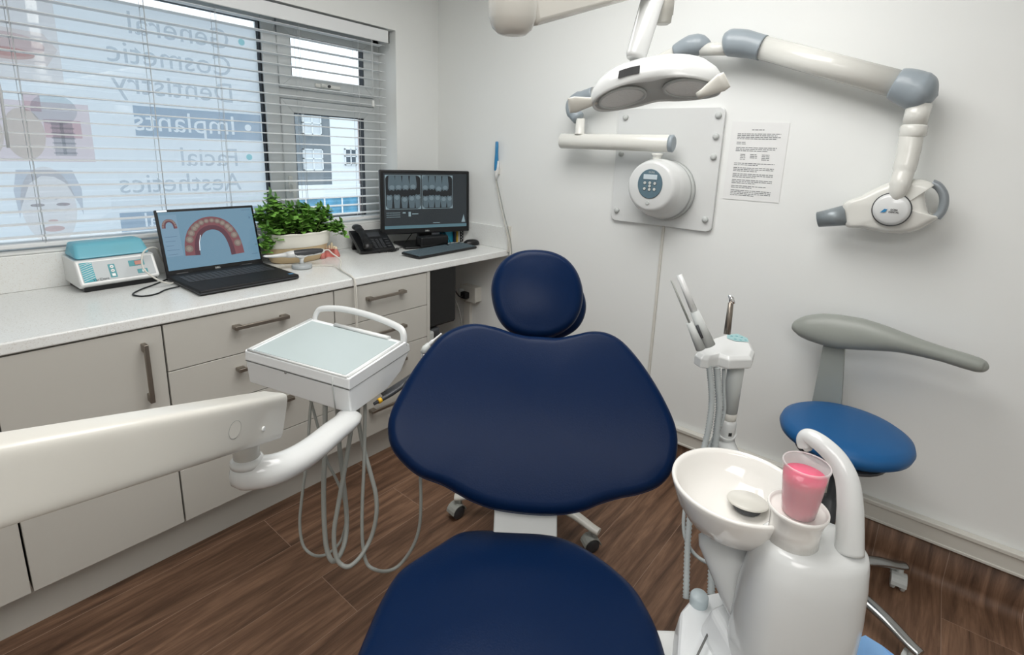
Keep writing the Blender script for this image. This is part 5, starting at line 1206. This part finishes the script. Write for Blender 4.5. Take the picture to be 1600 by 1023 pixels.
obj('post_joint', MB().tube([V((cb0.x, cb0.y, .780)), V((cb0.x, cb0.y, .77)), V((cb0.x, cb0.y, .735)), V((cb0.x, cb0.y, .73))], [.018, .0205, .0205, .018], 28), M['white'], cu)
obj('joint_mark', MB().box((-.004, -.0215, 0), (.004, -.018, .009), 0, 1, Matrix.Translation(V((cb0.x, cb0.y, .742))) @ Matrix.Rotation(th - PI / 2, 4, 'Z')), M['blackm'], cu)
al = [V((cb0.x, cb0.y, .745)), V((cb0.x, cb0.y, .70)) + hr0 * .005, SD(1180, 790, 1.12), SD(1220, 880, 1.02)]
obj('holder_arm', MB().tube(cr_(al, 6), [(.026, .024)] * (3 * 6 + 1), 20), M['white'], cu)
def evac(nm, a, b_, ra, rb, da, db, mt, seg=16): return obj(nm, MB().tube([SD(*a, da), SD(*b_, db)], [ra, rb], seg), mt, cu)
evac('suction_tube', (1061, 429), (1086, 490), .0068, .0085, 1.22, 1.22, M['white'])
evac('suction_handpiece', (1085, 486), (1108, 540), .0105, .0150, 1.22, 1.225, M['lgrey'])
obj('handpiece_switch', MB().tube([SD(1089, 508, 1.205), SD(1097, 528, 1.205)], [.0035, .0035], 10), M['dkgrey'], cu)
evac('saliva_tube', (1049, 438), (1078, 506), .0022, .0026, 1.20, 1.20, M['hose'])
evac('saliva_handpiece', (1077, 504), (1095, 545), .0075, .0115, 1.20, 1.21, M['lgrey'])
obj('air_syringe', MB().tube([SD(1142, 473, 1.25), SD(1140, 490, 1.25), SD(1136, 522, 1.25)], [(.009, .006), (.0095, .007), (.010, .008)], 14), M['steel'], cu)
obj('syringe_tip', MB().tube([SD(1144, 474, 1.25), SD(1143, 466, 1.25), SD(1139, 461, 1.25)], [.0075, .006, .003], 12), M['chrome'], cu)
def ribbed(nm, pts, deps, r, mt):
    P = cr_([SD(a, b_, d) for (a, b_), d in zip(pts, deps)], 16); n = len(P); return obj(nm, MB().tube(P, [r * (1.04 if i % 2 else .76) for i in range(n)], 12), mt, cu)
def dens(P, m):   # finer ribs
    return P
ribbed('ribbed_hose', [(1108, 572), (1111, 600), (1112, 630), (1108, 665), (1100, 700), (1088, 745), (1080, 790), (1075, 840), (1073, 890), (1072, 935)], [1.25, 1.25, 1.25, 1.25, 1.25, 1.24, 1.22, 1.20, 1.18, 1.16], .0078, M['hose2'])
ribbed('ribbed_hose', [(1120, 574), (1122, 600), (1124, 635), (1121, 665), (1117, 700), (1114, 745), (1113, 790), (1113, 840), (1112, 890), (1111, 930)], [1.26, 1.26, 1.26, 1.26, 1.26, 1.25, 1.23, 1.21, 1.18, 1.15], .0090, M['hose2'])
hose('smooth_hose', [(1131, 576), (1131, 610), (1132, 640), (1126, 665), (1112, 690), (1098, 730), (1078, 770), (1069, 800), (1070, 838), (1086, 866), (1110, 880), (1130, 876)], .0042, M['hose2'], cu, [1.28] * 6 + [1.26, 1.24, 1.22, 1.20, 1.18, 1.16])
# ---- plastic cup of mouthwash
cb = SZ(1247, 801, .8560)
cp = thing('plastic_cup', cb, 'translucent plastic cup of pink mouthwash on the spittoon cup holder', 'cup')
obj('cup_wall', MB().lathe(cb, [(a_ * .93, h_ * .96) for a_, h_ in [(0, .0005), (.0255, .0005), (.0275, .003), (.030, .02), (.0345, .060), (.0375, .092), (.0390, .0925), (.0395, .096), (.0385, .098), (.0365, .0965)]], 48), M['cup'], cp)
obj('mouthwash', MB().lathe(cb, [(a_ * .93, h_ * .96) for a_, h_ in [(0, .002), (.0255, .002), (.029, .02), (.0330, .056), (.0348, .076), (0, .0762)]], 48), M['pink'], cp)
# ---- blue wrap at the lower right
sh = thing('blue_wrap', SZ(1345, 1015, .56), 'folded light blue paper wrap at the bottom right behind the spittoon unit', 'paper')
w4 = MB(); g4 = []
pxs = [[(1270, 1030), (1310, 1008), (1352, 992), (1378, 1008), (1404, 1028)], [(1290, 1060), (1320, 1045), (1350, 1035), (1385, 1045), (1420, 1058)]]
for j, row in enumerate(pxs):
    for i, (a, b_) in enumerate(row): g4.append(SZ(a, b_, .60 + .008 * math.sin(i * 2.1 + j)))
w4.faces(g4 + [p - V((0, 0, .006)) for p in g4], [(i, i + 1, i + 6, i + 5) for i in range(4)] + [(10 + i, 15 + i, 16 + i, 11 + i) for i in range(4)] + [(i, 10 + i, 11 + i, i + 1) for i in range(4)] + [(5 + i, 6 + i, 16 + i, 15 + i) for i in range(4)] + [(0, 5, 15, 10), (4, 14, 19, 9)])
obj('folded_sheet', w4, M['bpaper'], sh)
obj('wrap_tray', MB().loft([[V((p.x, p.y, z)) for p in (g4[0], g4[2], g4[4], g4[9], g4[5])] for z in (.50, .585)], True, True, smooth=False), M['satin2'], sh)

# ================================================================== STOOLS
def caster(c, yaw, parent, hood, wheel, r=.027):
    c = V(c); d = V((math.cos(yaw), math.sin(yaw), 0)); s = V((-d.y, d.x, 0))
    h = obj('caster', MB().tube([c + V((0, 0, .078)), c + V((0, 0, .05))], [.009, .012], 12).lathe(V((c.x, c.y, r + .002)) - s * .016 - d * .012, [(.012, 0), (r + .003, .0), (r + .004, .016), (r + .003, .032), (.012, .032)], 20, s, cap0=True, cap1=True) if False else MB().tube([c + V((0, 0, .082)), c + V((0, 0, .048))], [.009, .014], 12), hood, parent)
    hb_ = MB()
    wc = V((c.x, c.y, r + .001)) - d * .012
    for k in range(2):
        sg = (-1, 1)[k]; obj('wheel', MB().lathe(wc + s * (sg * .014) - s * .007, [(.006, 0), (r - .003, 0), (r, .003), (r, .011), (r - .003, .014), (.006, .014)], 24, s, cap0=True, cap1=True), wheel, h)
    ring = []
    P = []
    for i in range(9):
        a = PI * (.02 + .96 * i / 8); P.append(wc + d * (math.cos(a) * (r + .003)) + Z0 * (math.sin(a) * (r + .003)))
    obj('wheel_hood', MB().tube(P, [(.003, .0225)] * 9, 10, up=(0, 0, 1)) if False else MB().loft([[p + s * y for y in (-.0225, .0225)] + [p + (p - wc).normalized() * .003 + s * y for y in (.0225, -.0225)] for p in P], True, True, smooth=False), hood, h)
def star_base(c, R_, a0, legm, hood, wheel, parent, hub_r=.04):
    c = V(c)
    obj('base_hub', MB().lathe(V((c.x, c.y, .075)), [(.02, 0), (hub_r, .005), (hub_r, .045), (.028, .06), (.026, .075)], 32, cap0=True, cap1=True), legm, parent)
    for k in range(5):
        a = a0 + k * 2 * PI / 5; d = V((math.cos(a), math.sin(a), 0)); e = V((c.x, c.y, 0)) + d * R_
        P = [V((c.x, c.y, .105)) + d * .02, V((c.x, c.y, .112)) + d * (R_ * .35), V((c.x, c.y, .104)) + d * (R_ * .7), V((c.x, c.y, .086)) + d * (R_ * .95), V((c.x, c.y, .082)) + d * (R_ + .018)]
        P = cr_(P, 5); n = len(P)
        obj('base_leg', MB().tube(P, [(.016 - .006 * i / n, .024 - .007 * i / n) for i in range(n)], 16, up=(0, 0, 1)), legm, parent)
        caster((e.x, e.y, 0), a + .9 + k, parent, hood, wheel)
S1 = V((-.335, -2.285, 0))
st1 = thing('saddle_stool', S1, 'blue round-seated stool with grey curved arm support beside the right wall', 'stool')
star_base(S1, .31, math.radians(-46), M['alu'], M['lgrey'], M['lgrey'], st1)
obj('gas_column', MB().tube([S1 + V((0, 0, .12)), S1 + V((0, 0, .36)), S1 + V((0, 0, .361)), S1 + V((0, 0, .53))], [.025, .025, .014, .014], 24), M['dkgrey'], st1)
obj('seat_plate', MB().lathe(S1 + V((0, 0, .515)), [(.10, 0), (.13, .012), (.13, .02)], 32, cap0=True, cap1=True), M['dkgrey'], st1)
sc_ = SZ(1322, 662, .605); 
obj('seat', MB().lathe(V((sc_.x, sc_.y, .534)), [(.12, 0), (.165, .004), (.187, .020), (.192, .036), (.186, .054), (.165, .067), (.12, .0735), (.05, .076), (0, .0765)], 64, cap0=True), M['blue'], st1)
sb0 = [wp(a, b_, -.115) for a, b_ in ((1258, 680), (1312, 680), (1320, 545), (1286, 538))]
sb_ = MB(); pr_ = [[p + X0 * o_ for p in sb0] for o_ in (0.0, .022)]
sb_.loft(pr_, True, True, smooth=False); so1 = obj('arm_stem', sb_, M['greyv'], st1); md = so1.modifiers.new('bevel', 'BEVEL'); md.width = .006; md.segments = 3
obj('stem_bar', MB().tube(cr_([S1 + V((0, 0, .52)), S1 + V((.08, .02, .515)), V((-.115, wp(1292, 660, -.11).y, .515)), V((-.085, wp(1292, 660, -.11).y, .53)), V((-.080, wp(1292, 660, -.11).y, .56))], 6), [(.012, .022)] * 25, 14), M['dkgrey'], st1)
def xa(t): return -.115 - .03 * math.sin(t * PI)
ar = [(1242, 516, 3), (1247, 513, 13), (1262, 512, 20), (1285, 514, 25), (1312, 518, 27), (1345, 522, 25.5), (1378, 528, 21), (1408, 535, 16.5), (1440, 544, 13.5), (1475, 554, 12), (1505, 563, 12.5), (1528, 570, 12), (1539, 573, 9), (1543, 574, 2)]
P = []; Rr = []
for i, (a, b_, r) in enumerate(ar):
    q = wp(a, b_, -.10 - .05 * (i / 13) ** 1.0); P.append(q); dep = (q - CP).dot(CF); rr_ = r * dep / FPX; Rr.append((rr_ * .98, min(rr_ * .95, .035)))
obj('arm_support', MB().tube(cr_(P, 4), [lerp(V((*Rr[min(i // 4, 13)], 0)), V((*Rr[min(i // 4 + 1, 13)], 0)), (i % 4) / 4).to_tuple()[:2] for i in range(13 * 4 + 1)], 28, up=(0, 0, 1)), M['greyv'], st1)
# ---- operator stool behind the chair (only its feet show)
S2 = V((-.70, -1.33, 0))
st2 = thing('operator_stool', S2, 'cream-footed stool on twin-wheel casters standing behind the dental chair', 'stool')
star_base(S2, .285, math.radians(-86), M['cream'], M['hose'], M['dkgrey'], st2, .035)
obj('gas_column', MB().tube([S2 + V((0, 0, .12)), S2 + V((0, 0, .40))], [.024, .016], 20), M['cream'], st2)
obj('seat', MB().lathe(V((S2.x, S2.y, .40)), [(.10, 0), (.15, .006), (.165, .022), (.165, .04), (.14, .056), (0, .062)], 48, cap0=True), M['blue'], st2)
